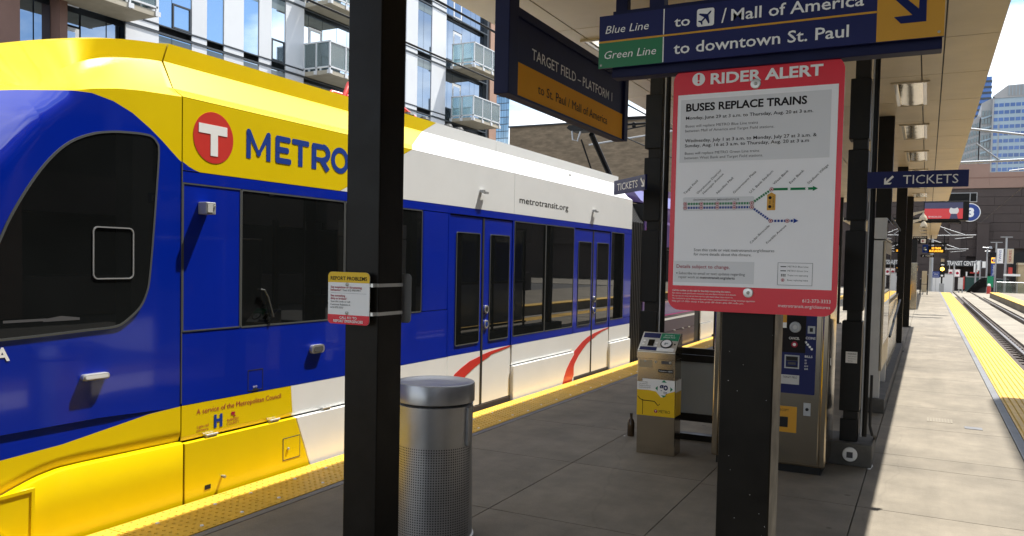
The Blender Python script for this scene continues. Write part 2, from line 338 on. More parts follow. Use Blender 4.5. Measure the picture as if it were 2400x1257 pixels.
UX, UY, UZ = vec(1,0,0), vec(0,1,0), vec(0,0,1)
def PX(x): return (vec(x,0,0), UY, UZ)      # faces +X : (Y, Z)
def PY(y): return (vec(0,y,0), UX, UZ)      # faces -Y : (X, Z)
def PZ(z): return (vec(0,0,z), UX, UY)      # faces up : (X, Y)
def PD(z): return (vec(0,0,z), UY, UX)      # faces down: (Y, X)
def rrect(x0, y0, x1, y1, r, n=6):
    p = []
    for cx, cy, a0 in ((x1-r, y0+r, -90), (x1-r, y1-r, 0), (x0+r, y1-r, 90), (x0+r, y0+r, 180)):
        for i in range(n+1):
            a = math.radians(a0+90*i/n); p.append((cx+r*math.cos(a), cy+r*math.sin(a)))
    return p
def disc(cx, cy, r, n=24, ry=None): return [(cx+r*math.cos(2*math.pi*i/n), cy+(ry or r)*math.sin(2*math.pi*i/n)) for i in range(n)]
def thick(line, w):     # polyline to a band polygon
    L, R = [], []
    for i, p in enumerate(line):
        a = Vector(line[max(i-1, 0)]); b = Vector(line[min(i+1, len(line)-1)]); d = (b-a).normalized(); n = Vector((-d.y, d.x))*w/2
        L.append((p[0]+n.x, p[1]+n.y)); R.append((p[0]-n.x, p[1]-n.y))
    return L+R[::-1]

def thing(name, label, cat, loc, group=None):
    o = bpy.data.objects.new(name, None); C.objects.link(o); o.location = loc; o.empty_display_size = 0.2
    o['label'] = label; o['category'] = cat
    if group: o['group'] = group
    return o
def tag(o, label, cat, group=None):
    o['label'] = label; o['category'] = cat
    if group: o['group'] = group
    return o
def copy_tree(o, parent=None):
    c = o.copy(); C.objects.link(c)
    if parent: c.parent = parent
    for ch in list(o.children): copy_tree(ch, c)
    return c
def inst(o, parent, dloc, name=None):
    c = o.copy(); C.objects.link(c); c.parent = parent; c.location = Vector(o.location)+Vector(dloc); return c
# ================================================================ SETTING
EDGE_L, EDGE_R = -4.53, 1.56
def struct(o): o['kind'] = 'structure'; return o
struct(B().box(-400, 400, -120, 900, -1.2, -0.46).build('ground', 'asphalt'))
platform = struct(B().box(EDGE_L+0.02, EDGE_R-0.02, -4, 69, -0.45, -0.035).build('platform', 'concrete_dark'))
# concrete slabs with open joints
slabmesh = {}
def slab(x0, x1, y0, y1):
    g = 0.004
    k = (round(x1-x0, 3), round(y1-y0, 3))
    if k not in slabmesh:
        o = B().box(x0+g, x1-g, y0+g, y1-g, -0.06, 0).build('concrete_slab', 'concrete', platform, loc=(x0, y0, 0)); slabmesh[k] = o
        return o
    return inst_at(slabmesh[k], platform, (x0, y0, 0))
def inst_at(o, parent, loc):
    c = o.copy(); C.objects.link(c); c.parent = parent; c.location = Vector(loc)-wloc(parent); return c
rowsL = [-1.11+1.51*i for i in range(28)]
rowsR = [-1.19, 0.32, 1.83, 3.34, 4.85, 6.36, 7.85, 8.32]+[8.32+1.51*i for i in range(1, 23)]
for i in range(len(rowsL)-1):
    slab(-3.93, -2.68, rowsL[i], rowsL[i+1]); slab(-2.68, -1.55, rowsL[i], rowsL[i+1])
for i in range(len(rowsR)-1):
    slab(-1.55, -0.40, rowsR[i], rowsR[i+1]); slab(-0.40, 0.855, rowsR[i], rowsR[i+1])
B().box(-3.93, -1.55, rowsL[-1]+.004, 69, -0.06, 0).box(-1.545, 0.855, rowsR[-1]+.004, 69, -0.06, 0).build('far_concrete', 'concrete', platform)
B().box(-3.995, -3.934, -3, 69, -0.06, 0.001).build('edge_strip', 'edge_strip', platform)
B().box(0.859, 0.945, -3, 69, -0.06, 0.001).build('edge_strip', 'edge_strip', platform)
# tactile tiles with real truncated domes
def tile_mesh(x0, ln=0.91, wd=0.565):
    b = B().box(x0+.002, x0+wd-.002, 0.002, ln-.002, -0.05, 0.004)
    nx, ny = 9, 15
    for i in range(nx):
        for j in range(ny):
            cx = x0+wd*(i+.5)/nx; cy = ln*(j+.5)/ny; n = 6
            lo = [(cx+.0125*math.cos(6.283*q/n), cy+.0125*math.sin(6.283*q/n), .004) for q in range(n)]
            hi = [(cx+.0075*math.cos(6.283*q/n), cy+.0075*math.sin(6.283*q/n), .0095) for q in range(n)]
            b.add(lo+hi, [(q, (q+1) % n, n+(q+1) % n, n+q) for q in range(n)]+[tuple(range(n, 2*n))])
    return b
tl = tile_mesh(-4.53, wd=.531).build('tactile_tile', 'tactile', platform, recalc=False, loc=(0, 0, 0))
tr_ = tile_mesh(0.949, wd=0.609).build('tactile_tile', 'tactile', platform, recalc=False, loc=(0, 0, 0))
for i in range(75):
    y = -1.25+0.913*i
    for src in (tl, tr_):
        o = src if False else src.copy()
        C.objects.link(o); o.parent = platform; o.location = (0, y, 0)
for src in (tl, tr_): src.location = (0, -1.25-0.913, 0)
# studs on the left tactile strip, coloured white to stand for their glint
b = B()
for i in range(46):
    y = 1.2+0.40*i
    for x in (-4.34, -4.07): b.lathe((x+random.uniform(-.02, .02), y+random.uniform(-.08, .08), .004), [(.014, 0), (.011, .006), (0, .008)], 8)
b.build('tactile_stud', 'print_white', platform, kind='stuff')
# floor drain grate and access plate on the right
b = B()
for i in range(9): b.box(0.06+i*.03, .08+i*.03, 10.35, 10.62, 0.0, .004)
b.build('drain_grate', 'track_conc', platform)
B().box(0.43, 0.60, 10.1, 10.24, 0, .005).build('access_plate', 'edge_strip', platform)

# track bed, rails, opposite platform
tb = struct(B().box(EDGE_R+.0, 4.35, -10, 78, -0.46, -0.44).build('track_bed', 'rust'))
B().box(2.52, 3.42, -10, 72, -0.44, -0.37).build('track_slab', 'track_conc', tb)
B().box(3.92, 4.30, -10, 72, -0.44, -0.37).build('track_slab', 'track_conc', tb)
B().box(1.60, 1.95, -10, 72, -0.44, -0.40).build('track_slab', 'rust', tb)
for x in (2.24, 3.67):
    B().box(x-.036, x+.036, -10, 140, -0.36, -0.33).box(x-.01, x+.01, -10, 140, -0.43, -0.36).box(x-.07, x+.07, -10, 140, -0.44, -0.42).build('rail', 'rail', tb)
b = B()
for i in range(75):
    y = 6+0.7*i
    for x in (2.24, 3.67):
        b.box(x-.20, x+.20, y-.09, y+.09, -.44, -.415)
        for s in (-1, 1): b.tube([(x+s*.06, y-.03, -.40), (x+s*.11, y-.01, -.37), (x+s*.14, y+.03, -.385), (x+s*.08, y+.05, -.40)], .012, 5)
b.build('rail_clip', 'rust', tb, kind='stuff')
opp = struct(B().box(4.35, 11.5, 26, 72, -0.46, -0.012).build('opposite_platform', 'concrete'))
B().box(4.33, 4.95, 26, 72, -0.03, 0.0).build('edge_tile_strip', 'tactile', opp)
struct(B().box(-60, 60, 70.5, 94, -0.46, -0.42).build('road', 'track_conc'))
struct(B().box(-60, -7.6, -40, 69.5, -0.46, -0.40).build('pavement', 'concrete_dark'))

# ================================================================ LIGHT RAIL TRAIN
train = thing('light_rail_train', 'yellow, blue and white light rail train standing along the left platform edge', 'train', (-5.9, 8, -0.35))
XS = -4.595                       # outer face of the side
P0 = PX(XS)
B().box(-7.20, XS-.03, 3.6, 13.46, -0.2, 2.80).build('body_core', 'black', train)
def pan(name, m, pts, t=.022, off=0.0, bev=0.0): return B().prism(P0, pts, t, off).build(name, m, train, bevel=bev)
def R4(a0, a1, b0, b1): return [(a0, b0), (a1, b0), (a1, b1), (a0, b1)]
g = .006
# upper fascia
pan('fascia_panel', 'yellow', [(3.925+g, 2.322), (4.06, 2.322), (5.60, 2.322), (5.64, 2.335), (6.70, 2.822), (3.925+g, 2.822)])
pan('fascia_panel', 'white', [(5.612, 2.322), (8.955, 2.322), (8.955, 2.822), (6.708, 2.822), (5.648, 2.335)])
pan('fascia_panel', 'white', R4(8.965, 13.46, 2.322, 2.822))
# the blue dips under the yellow box beside the cab seam
pan('livery_patch', 'blue', [(3.932, 2.323), (4.075, 2.323), (4.03, 2.333), (3.98, 2.352), (3.932, 2.378)], .002, .002)
# blue belt
pan('header_panel', 'blue', R4(3.931, 13.46, 2.24, 2.318))
pan('hatch_panel', 'blue', R4(3.937, 4.458, 1.206, 2.232))
pan('side_panel', 'blue', R4(3.931, 7.435, 0.684, 1.196))
pan('side_panel', 'blue', R4(6.932, 7.415, 1.204, 2.232))
pan('side_panel', 'blue', R4(8.975, 10.935, 0.684, 0.786))
pan('side_panel', 'blue', R4(12.455, 13.46, 0.684, 0.80))
pan('side_panel', 'blue', R4(13.095, 13.46, 0.806, 2.236))
for a in (7.425, 8.945, 10.905, 12.435): pan('pillar_panel', 'blue', R4(a, a+.028, 0.684, 2.236))
def seal(a0, a1, b0, b1, r=.012, wd=.010, off=.003):
    B().ring(P0, rrect(a0, b0, a1, b1, r, 3), rrect(a0+wd, b0+wd, a1-wd, b1-wd, max(r-wd, .003), 3), .006, off).build('window_seal', 'seal', train)
def window(a0, a1, b0, b1, off=-.002):
    o = B().prism(P0, rrect(a0, b0, a1, b1, .015, 3), .01, off).build('window', 'train_glass', train)
    B().ring(P0, rrect(a0-.012, b0-.012, a1+.012, b1+.012, .02, 3), rrect(a0, b0, a1, b1, .012, 3), .008, off+.004).build('window_seal', 'seal', o); return o
for (a0, a1, b0) in ((4.480, 5.668, 1.204), (5.695, 6.905, 1.204), (8.995, 9.905, .795), (9.935, 10.885, .795), (12.475, 13.075, .805)): window(a0, a1, b0, 2.225)
seal(3.931, 4.466, 1.198, 2.238)
# lower body: strip over the seam (undercut towards the seam) then the skirt
def strip(name, m, y0, y1, ya=None, yb=None):
    ya = y0 if ya is None else ya; yb = y1 if yb is None else yb
    pr = [(XS, .680), (XS, .462), (XS-.016, .430), (XS-.06, .430), (XS-.06, .680)]
    a = [(p[0], y0+(ya-y0)*(0.680-p[1])/.25, p[1]) for p in pr]; c = [(p[0], y1+(yb-y1)*(0.680-p[1])/.25, p[1]) for p in pr]
    B().add(a+c, [(0,1,2,3,4), (9,8,7,6,5)]+[(i, i+5, (i+1) % 5+5, (i+1) % 5) for i in range(5)]).build(name, m, train)
strip('lower_strip', 'yellow', 3.931, 5.020, None, 5.042); strip('lower_strip', 'white', 5.022, 7.435, 5.044, None)
strip('lower_strip', 'white', 8.975, 10.935); strip('lower_strip', 'white', 12.455, 13.46)
def skirt(m, pts): B().prism(P0, pts, .05, .026).build('skirt_panel', m, train, bevel=.006)
skirt('yellow', [(3.935, -.03), (5.232, -.03), (5.052, .418), (3.935, .418)])
skirt('white', [(5.236, -.03), (7.435, -.03), (7.435, .418), (5.056, .418)])
skirt('white', R4(8.975, 10.935, -.03, .418)); skirt('white', R4(12.455, 13.46, -.03, .418))
for a in (4.13, 4.765, 5.39, 6.1, 6.8):
    B().tube([(XS+.018, a, .438), (XS+.018, a+.110, .438)], .008, 8).box(XS-.02, XS+.020, a+.01, a+.10, .420, .434).build('skirt_hinge', 'alum', train)
# small hatch, socket, jacking point
P1 = PX(XS+.026)
h = B().prism(P1, R4(4.912, 5.098, .095, .263), .004, .002).build('skirt_hatch', 'yellow', train)
B().ring(P1, R4(4.905, 5.105, .088, .270), R4(4.910, 5.100, .093, .265), .003, .0025).build('hatch_gap', 'seal', h)
B().lathe((XS+.03, 4.962, .178), [(.012, 0), (.012, .006), (.006, .010), (0, .010)], 12, 'x').build('hatch_lock', 'alum', h)
B().flat(P1, R4(4.113, 4.168, .047, .080), .0025).build('jacking_slot', 'black', train)
B().lathe((XS+.026, 4.272, .112), [(.010, 0), (.010, .022), (.013, .024), (.011, .036), (0, .038)], 12, 'x').build('side_knob', 'bolt', train)
B().ring(P0, R4(4.548, 4.706, .700, .862), R4(4.553, 4.701, .705, .857), .003, .0015).build('sand_hatch', 'rubber', train)
B().text(P0, 'SAND', 4.60, .722, w=.045, h=.014).build('lettering', 'print_white', train)
B().prism(P0, [(4.59, .698), (4.66, .698), (4.645, .716), (4.605, .716)], .003, .003).build('sand_handle', 'rubber', train)
# doors
def door(a0, a1, mid, z0=.05):
    for (p, q, (wa, wb), sd) in ((a0, mid-.022, None or (a0+.155, mid-.085), 0), (mid+.022, a1, (mid+.175, a1-.085), 1)):
        d = B().prism(P0, R4(p, q, .684, 2.222), .03, -.008).build('door_leaf', 'blue', train)
        B().prism(P0, R4(p, q, z0, .681), .03, -.008).build('door_lower_panel', 'white', d)
        wdw = B().prism(P0, rrect(wa, .792, wb, 2.036, .02, 3), .02, -.004).build('door_window', 'train_glass', d)
        B().ring(P0, rrect(wa-.012, .780, wb+.012, 2.048, .028, 3), rrect(wa, .792, wb, 2.036, .018, 3), .01, -.001).build('door_window_seal', 'seal', d)
    B().box(XS-.02, XS-.002, mid-.020, mid+.020, z0-.02, 2.222).build('door_edge_rubber', 'rubber', train)
    B().box(XS-.05, XS+.004, a0, a1, -.035, z0-.01).build('door_threshold', 'rust', train)
    for zb, m in ((1.16, 'seal'), (.985, 'map_blue')):
        k = B().lathe((XS-.006, mid+.095, zb), [(.05, 0), (.05, .010), (.040, .014), (.033, .012)], 20, 'x').build('door_button', 'alum', train)
        B().lathe((XS-.004, mid+.095, zb), [(.033, 0), (.031, .010), (0, .012)], 16, 'x').build('button_centre', 'black' if m == 'seal' else m, k)
door(7.455, 8.940, 8.203, .055); door(10.94, 12.43, 11.675, .035)
# red swooshes
cA = [(7.50, .36), (7.608, .473), (7.75, .528), (7.931, .583), (8.221, .632), (8.45, .655), (8.675, .668), (9.02, .6835)]
cB = [(9.02, .676), (8.701, .640), (8.45, .617), (8.409, .597), (8.30, .575), (8.223, .553), (8.044, .500), (7.92, .453), (7.85, .425), (7.76, .36)]
B().prism(P0, [p for p in cA[1:] if p[0] < 8.19]+[(8.18, .62), (8.18, .54)]+[p for p in cB if p[0] < 8.17]+[(7.76, .36), (7.50, .36)], .002, -.005).build('red_swoosh', 'red', train)
B().prism(P0, [(8.225, .632), (8.45, .655), (8.675, .668), (8.935, .682), (8.935, .667), (8.701, .640), (8.45, .617), (8.409, .597), (8.225, .553)], .002, -.005).build('red_swoosh', 'red', train)
cC = [(10.52, -.02), (10.58, .09), (10.66, .19), (10.80, .30), (10.93, .378)]; cD = [(10.93, .075), (10.89, .035), (10.855, -.02)]
B().prism(PX(XS+.026), cC+cD, .002, .002).build('red_swoosh', 'red', train)
B().prism(P0, [(10.945, .385), (11.03, .424), (11.317, .533), (11.52, .585), (11.652, .608), (11.652, .528), (11.50, .485), (11.362, .427), (11.18, .335), (11.035, .227), (10.985, .147), (10.945, .09)], .002, -.005).build('red_swoosh', 'red', train)
B().prism(P0, [(11.698, .612), (11.829, .632), (12.165, .662), (12.428, .678), (12.428, .664), (12.165, .635), (11.95, .600), (11.698, .538)], .002, -.005).build('red_swoosh', 'red', train)
# lettering and emblem
L = B()
def stroke_word(lines, name, m, wd):
    for k_, ln_ in enumerate(lines):
        bq = B(); off_ = .002
        bq.prism(P0, thick(ln_, wd), .001, off_)
        bq.build(name, m, train)
def arc_(cx_, cy_, rx, rz_, a0, a1, n=14): return [(cx_+rx*math.cos(math.radians(a0+(a1-a0)*i/n)), cy_+rz_*math.sin(math.radians(a0+(a1-a0)*i/n))) for i in range(n+1)]
zb, zt, hw = 2.476, 2.692, .017
def letter(polys, fy):
    bq = B()
    for i_, p_ in enumerate(polys): bq.prism(P0, [(fy(q_[0]), q_[1]) for q_ in p_], .001, .002+.00025*i_)
    bq.build('letter', 'map_blue', train)
letter([R4(4.492, 4.538, zb, zt-.015), R4(4.706, 4.752, zb, zt-.015), thick([(4.514, zt-.012), (4.622, zb+.045), (4.730, zt-.012)], .046), disc(4.515, zt-.016, .023, 14), disc(4.729, zt-.016, .023, 14), disc(4.622, zb+.050, .025, 14)], lambda y_: 4.5150+(y_-4.4920)*0.9654)
letter([R4(4.796, 4.842, zb+.02, zt-.02), rrect(4.800, zt-.045, 4.958, zt, .017, 4), rrect(4.800, 2.561, 4.940, 2.607, .017, 4), rrect(4.800, zb, 4.965, zb+.045, .017, 4)], lambda y_: 4.8180+(y_-4.7960)*1.0533)
letter([R4(5.047, 5.093, zb, zt-.02), rrect(4.982, zt-.045, 5.162, zt, .012, 4)], lambda y_: 5.0060+(y_-4.9820)*1.1111)
letter([R4(5.208, 5.254, zb, zt-.02), rrect(5.212, zt-.045, 5.320, zt, .012, 4), thick(arc_(5.318, zt-.074, .056, .056, 90, -90), .046), R4(5.245, 5.320, zt-.148, zt-.112), thick([(5.305, zt-.13), (5.372, zb)], .047)], lambda y_: 5.2400+(y_-5.2080)*1.2459)
letter([thick(arc_(5.520, (zb+zt)/2, .088, .090, 0, 359, 32), .046)], lambda y_: 5.4860+(y_-5.4090)*1.0766)
em = B().prism(P0, disc(4.202, 2.580, .183, 40), .002, .002).build('emblem_disc', 'red', train)
B().prism(P0, [(4.066, 2.604), (4.066, 2.671), (4.325, 2.671), (4.325, 2.604), (4.238, 2.604), (4.238, 2.450), (4.172, 2.450), (4.172, 2.604)], .002, .004).build('emblem_letter', 'print_white', em)
L = B()
L.text(P0, 'A service of the Metropolitan Council', 4.06, .600, w=.845, h=.038)
L.text(P0, 'Light rail', 4.065, .500, w=.105, h=.019); L.text(P0, 'partners', 4.062, .474, w=.105, h=.019)
L.text(P0, 'RAMSEY', 4.345, .500, w=.115, h=.021); L.text(P0, 'COUNTY', 4.340, .473, w=.122, h=.021)
L.build('lettering', 'print_crimson', train)
B().flat(P0, [(4.383, .570), (4.421, .566), (4.421, .552), (4.408, .550), (4.430, .532), (4.412, .530), (4.400, .545), (4.383, .545)], .002).build('county_emblem', 'print_crimson', train)
B().flat(P0, R4(4.219, 4.244, .476, .573), .002).flat(P0, R4(4.274, 4.299, .476, .573), .002).flat(P0, R4(4.219, 4.299, .518, .540), .0024).build('county_emblem', 'map_blue', train)
B().text(P0, 'metrotransit.org', 9.10, 2.468, w=1.55, h=.082, bold=.004).build('lettering', 'print_black', train)
# side fittings
f = B().box(XS, XS+.085, 4.064, 4.150, 2.025, 2.112).build('camera_housing', 'galv', train, bevel=.006)
B().box(XS+.085, XS+.088, 4.074, 4.120, 2.04, 2.10).build('housing_cover', 'booth_grey', f); B().lathe((XS+.088, 4.137, 2.085), [(.008, 0), (.006, .006), (0, .006)], 8, 'x').build('housing_screw', 'bolt', f)
f = B().prism(P0, rrect(5.238, .925, 5.400, .997, .03, 4), .002, .028).build('marker_lamp', 'alum', train, bevel=.006)
B().prism(P0, rrect(5.238, .925, 5.400, .997, .03, 4), .03, .027).build('lamp_bezel', 'alum', f); B().prism(P0, rrect(5.262, .940, 5.378, .982, .018, 4), .002, .031).build('lamp_lens', 'print_grey', f)
f = B().prism(P0, rrect(3.165, .952, 3.345, .992, .019, 5), .045, .045).build('marker_lamp', 'alum', train, bevel=.006)
B().prism(P0, rrect(3.178, .962, 3.332, .983, .010, 4), .002, .048).build('lamp_lens', 'lamp_lens', f)
for a in (8.09, 11.60):
    B().box(XS-.02, XS+.045, a-.005, a+.045, 2.512, 2.545).box(XS+.02, XS+.05, a+.045, a+.12, 2.505, 2.528).build('door_camera', 'galv', train)
B().text(P0, 'A', 2.655, 1.125, w=.085, h=.072, bold=.03, off=.012).build('lettering', 'print_white', train)

# ---------------- roof fairing (profile along Y)
RP = [(XS, 2.826), (XS-.095, 2.888), (XS-.275, 3.106), (XS-.272, 3.240), (XS-.40, 3.258), (XS-.5, 3.20), (XS-.5, 2.9)]
def roof(y0f, y1f, m, name='roof_fairing'):
    a = [(p[0], y0f(p[1]), p[1]) for p in RP]; c = [(p[0], y1f(p[1]), p[1]) for p in RP]; k = len(RP)
    B().add(a+c, [(i, i+k, i+1+k, i+1) for i in range(k-1)]+[tuple(range(k)), tuple(range(2*k-1, k-1, -1))]).build(name, m, train)
SL = lambda z: 6.71+(z-2.822)*2.05
roof(lambda z: 3.93+max(0, z-2.9)*.32, lambda z: SL(z)-.002, 'yellow'); roof(lambda z: SL(z)+.002, lambda z: 8.955, 'white'); roof(lambda z: 8.962, lambda z: 13.46, 'white')
B().box(-7.0, XS-.5, 3.4, 13.46, 2.80, 2.98).build('roof_deck', 'booth_grey', train)
for y0, y1 in ((5.2, 7.1), (9.3, 10.9)): B().box(-6.7, -5.25, y0, y1, 2.98, 3.20).build('roof_equipment', 'galv', train, bevel=.03)
B().lathe((XS-.20, 11.15, 2.98), [(.075, 0), (.075, .002), (0, .003)], 20, 'x').build('roof_badge', 'booth_grey', train)
b = B().tube([(-5.15, 6.3, 3.24), (-5.15, 6.4, 3.45), (-5.15, 7.15, 3.42), (-5.15, 7.65, 3.28), (-5.15, 7.7, 3.12)], .028, 8)
b.tube([(-5.28, 6.2, 3.2), (-5.28, 6.3, 3.36), (-5.28, 6.9, 3.36), (-5.28, 7.2, 3.26), (-5.28, 7.25, 3.12)], .028, 8); b.build('roof_cable', 'red', train, smooth=60)
for y in (7.05, 7.3, 7.6, 8.1, 8.35): B().lathe((-5.05, y, 3.22), [(.05, 0), (.06, .03), (.05, .05), (.06, .07), (.04, .10), (0, .10)], 10).build('roof_insulator', 'rubber', train)

# ---------------- cab
def lerp(tab, x):
    if x <= tab[0][0]: return tab[0][1]
    for (a, b_), (c, d) in zip(tab, tab[1:]):
        if x <= c: return b_+(d-b_)*(x-a)/(c-a)
    return tab[-1][1]
upB = [(1.2, 2.55), (2.3, 2.60), (2.684, 2.651), (2.916, 2.689), (3.122, 2.710), (3.243, 2.717), (3.391, 2.695), (3.531, 2.645), (3.663, 2.568), (3.765, 2.497), (3.895, 2.394), (3.92, 2.377)]
lowB = [(1.2, .50), (2.674, .56), (3.056, .582), (3.5, .644), (3.664, .667), (3.92, .680)]
ridge = [(1.2, .05), (2.40, .25), (2.674, .352), (2.77, .385), (2.90, .424), (3.03, .446), (3.2, .447), (3.92, .436)]
crease = [(0, 2.36), (1.2, 2.42), (1.8, 2.54), (2.238, 2.682), (2.318, 2.741), (2.40, 2.802), (2.542, 2.929), (2.687, 3.102), (2.72, 3.14), (2.80, 3.20)]
def gof(y, z):
    d = lerp(crease, z)-y
    s = .014
    sp_ = d if d > .2 else s*math.log(1+math.exp(max(-40, d/s)))
    base = 1.15*sp_
    return base
def cx(y, z, extra=0.0): return XS-gof(y, z)+extra
ys = sorted(set([1.75+.045*i for i in range(49)]+[p[0] for p in upB if 1.75 < p[0] < 3.92]+[3.922]))
ys = [y for y in ys if y <= 3.922]
def cabstrip(name, m, z0f, z1f, n, extra=lambda y, z: 0.0, thick_=True, yy=None):
    rows = []
    for y in (yy or ys):
        a, c = z0f(y), z1f(y)
        rows.append([(cx(y, a+(c-a)*j/n, extra(y, a+(c-a)*j/n)), y, a+(c-a)*j/n) for j in range(n+1)])
    return B().grid(rows).build(name, m, train, smooth=50, recalc=False)
ov = lambda y, z: .010*max(0, min(1, (3.84-y)/.5))
und = lambda y: max(lerp(lowB, y)+.002, .70)
cabstrip('cab_side', 'blue_gloss', lambda y: max(lerp(lowB, y)+.0005, .705-.03*max(0, (y-3.3)/.6)), lambda y: lerp(upB, y), 40, ov)
cabstrip('cab_lower_band', 'blue', lambda y: lerp(lowB, y), lambda y: max(lerp(lowB, y)+.0005, .70-.028*max(0, (y-3.3)/.6)), 4)
# little lip under the overhanging shell
rows = [[(cx(y, .70, ov(y, 0)), y, .705-.03*max(0, (y-3.3)/.6)), (cx(y, .70, -.02), y, .70-.028*max(0, (y-3.3)/.6))] for y in ys if y < 3.80]
B().grid(rows).build('cab_shell_lip', 'blue', train, recalc=False)
def mid_extra(y, z):
    a = lerp(ridge, y); return -.022*max(0, min(1, (a+.055-z)/.055))
cabstrip('cab_lower_strip', 'yellow', lambda y: lerp(ridge, y), lambda y: lerp(lowB, y), 10, mid_extra)
# skirt with a bright top ledge
rows = []
for y in ys:
    a = lerp(ridge, y)
    rows.append([(cx(y, a, -.03), y, a-.002), (cx(y, a, .018), y, a-.010), (cx(y, a, .026), y, a-.022), (cx(y, .2, .026), y, a*.5), (cx(y, .1, .024), y, -.03)])
B().grid(rows).build('cab_skirt', 'yellow', train, smooth=35, recalc=False)
cabstrip('cab_upper_side', 'yellow', lambda y: lerp(upB, y), lambda y: lerp([(1.2, 2.56), (2.684, 2.656), (3.12, 2.715), (3.165, 2.722), (3.26, 2.748), (3.43, 2.782), (3.60, 2.802), (3.88, 2.820), (3.92, 2.822)], y), 6)
# cap above
def soft(tab):
    f = lambda x: sum(lerp(tab, x+d*.10)*wt for d, wt in ((-1, .1), (-.6, .2), (0, .4), (.6, .2), (1, .1)))
    return [(1.2+.03*i, f(1.2+.03*i)) for i in range(95)]
side = [(1.2, 2.56), (2.684, 2.656), (3.12, 2.715), (3.165, 2.722), (3.26, 2.748), (3.43, 2.782), (3.60, 2.802), (3.88, 2.820), (3.95, 2.824)]
ledge = [(1.2, 2.60), (2.6, 2.68), (3.0, 2.73), (3.15, 2.775), (3.28, 2.826), (3.446, 2.864), (3.70, 2.884), (3.95, 2.888)]
slope = [(1.2, 2.62), (2.6, 2.69), (2.95, 2.735), (3.05, 2.80), (3.15, 2.87), (3.25, 2.935), (3.373, 2.995), (3.543, 3.046), (3.84, 3.096), (4.03, 3.106)]
topz = [(1.2, 2.70), (2.0, 2.78), (2.5, 2.85), (2.884, 2.965), (3.177, 3.075), (3.368, 3.134), (3.558, 3.179), (3.72, 3.205), (4.03, 3.240)]
slope, topz, ledge = soft(slope), soft(topz), soft(ledge)
rows = []
for y in ys:
    fr = max(0, min(1, (y-2.85)/.55)); fr = fr*fr*(3-2*fr)
    g0 = gof(y, lerp(side, y)); yo = min(y, 3.922)
    x0 = XS-g0
    r_ = [(x0, yo, lerp(side, y)), (x0-.095+.05*(1-fr), yo, lerp(ledge, y)), (x0-.075-.20*fr-.02*(1-fr), y+.058*fr, lerp(slope, y)), (x0-.272-.28*(1-fr), y+.10*fr, lerp(topz, y)), (x0-.42-.3*(1-fr), y+.10*fr, lerp(topz, y)+.022), (-5.9, y+.10*fr, lerp(topz, y)+.05)]
    rows.append(r_)
B().grid(rows).build('cab_roof_cap', 'yellow', train, smooth=13, recalc=False)
# far half of the cab, so that it is closed from other sides
rows = [[(-5.9-(cx(y, z)+5.9), y, z) for z in (-.03, .7, 1.5, 2.3, 2.72, 3.0)] for y in ys]
B().grid(rows).build('cab_far_side', 'blue', train, smooth=40)
B().box(-6.6, -5.2, 1.78, 2.4, 0.0, 2.5).build('cab_nose_core', 'black', train)
# side window, its frame and sliding sash
wp = [(2.50, 1.30), (2.50, 1.42), (2.60, 1.62), (2.68, 1.772), (2.752, 1.932), (2.864, 2.124), (2.98, 2.28), (3.101, 2.391), (3.243, 2.461), (3.376, 2.494), (3.5, 2.508), (3.60, 2.513), (3.663, 2.508), (3.700, 2.480), (3.718, 2.418), (3.698, 2.129), (3.674, 1.84), (3.648, 1.58), (3.625, 1.48), (3.580, 1.395), (3.498, 1.325), (3.405, 1.280), (3.197, 1.270), (2.924, 1.258), (2.677, 1.250), (2.50, 1.245)]
def catmull(pts, n=4):
    out = []; k = len(pts)
    for i in range(k):
        p0, p1, p2, p3 = (Vector(pts[(i+j-1) % k]) for j in range(4))
        for q in range(n):
            t_ = q/n; out.append(tuple(.5*((2*p1)+(p2-p0)*t_+(2*p0-5*p1+4*p2-p3)*t_*t_+(3*p1-p0-3*p2+p3)*t_**3)))
    return out
wp = catmull(wp)
def shrink(pts, d):
    out = []; k = len(pts)
    for i in range(k):
        a, p, c = Vector(pts[i-1]), Vector(pts[i]), Vector(pts[(i+1) % k])
        n1 = Vector((-(p-a).y, (p-a).x)).normalized(); n2 = Vector((-(c-p).y, (c-p).x)).normalized()
        m = (n1+n2).normalized(); out.append((p.x-m.x*d, p.y-m.y*d))
    return out
cw = B().prism(P0, wp, .006, .014).build('cab_window', 'train_glass', train)
o2 = shrink(wp, -.014)
if abs(sum(o2[i][0]*o2[(i+1) % len(o2)][1]-o2[(i+1) % len(o2)][0]*o2[i][1] for i in range(len(o2)))) < abs(sum(wp[i][0]*wp[(i+1) % len(wp)][1]-wp[(i+1) % len(wp)][0]*wp[i][1] for i in range(len(wp)))): o2 = shrink(wp, .014)
B().ring(P0, o2, wp, .010, .017).build('window_frame', 'seal', cw)
sh = rrect(3.245, 1.575, 3.535, 1.905, .035, 5); si = rrect(3.253, 1.583, 3.527, 1.897, .028, 5)
B().ring(P0, sh, si, .006, .019).build('sliding_sash', 'galv', cw)
B().flat(P0, R4(2.70, 2.95, 1.335, 1.350), .0146).flat(P0, [(2.93, 1.345), (3.04, 1.36), (3.16, 1.345), (3.16, 1.33), (2.93, 1.33)], .0147).build('dashboard_edge', 'print_grey', cw)
B().tube([(XS+.016, 4.66, 1.48), (XS+.016, 4.70, 1.475), (XS+.016, 4.74, 1.42), (XS+.016, 4.80, 1.26)], .006, 6).build('grab_rail', 'seal', train)
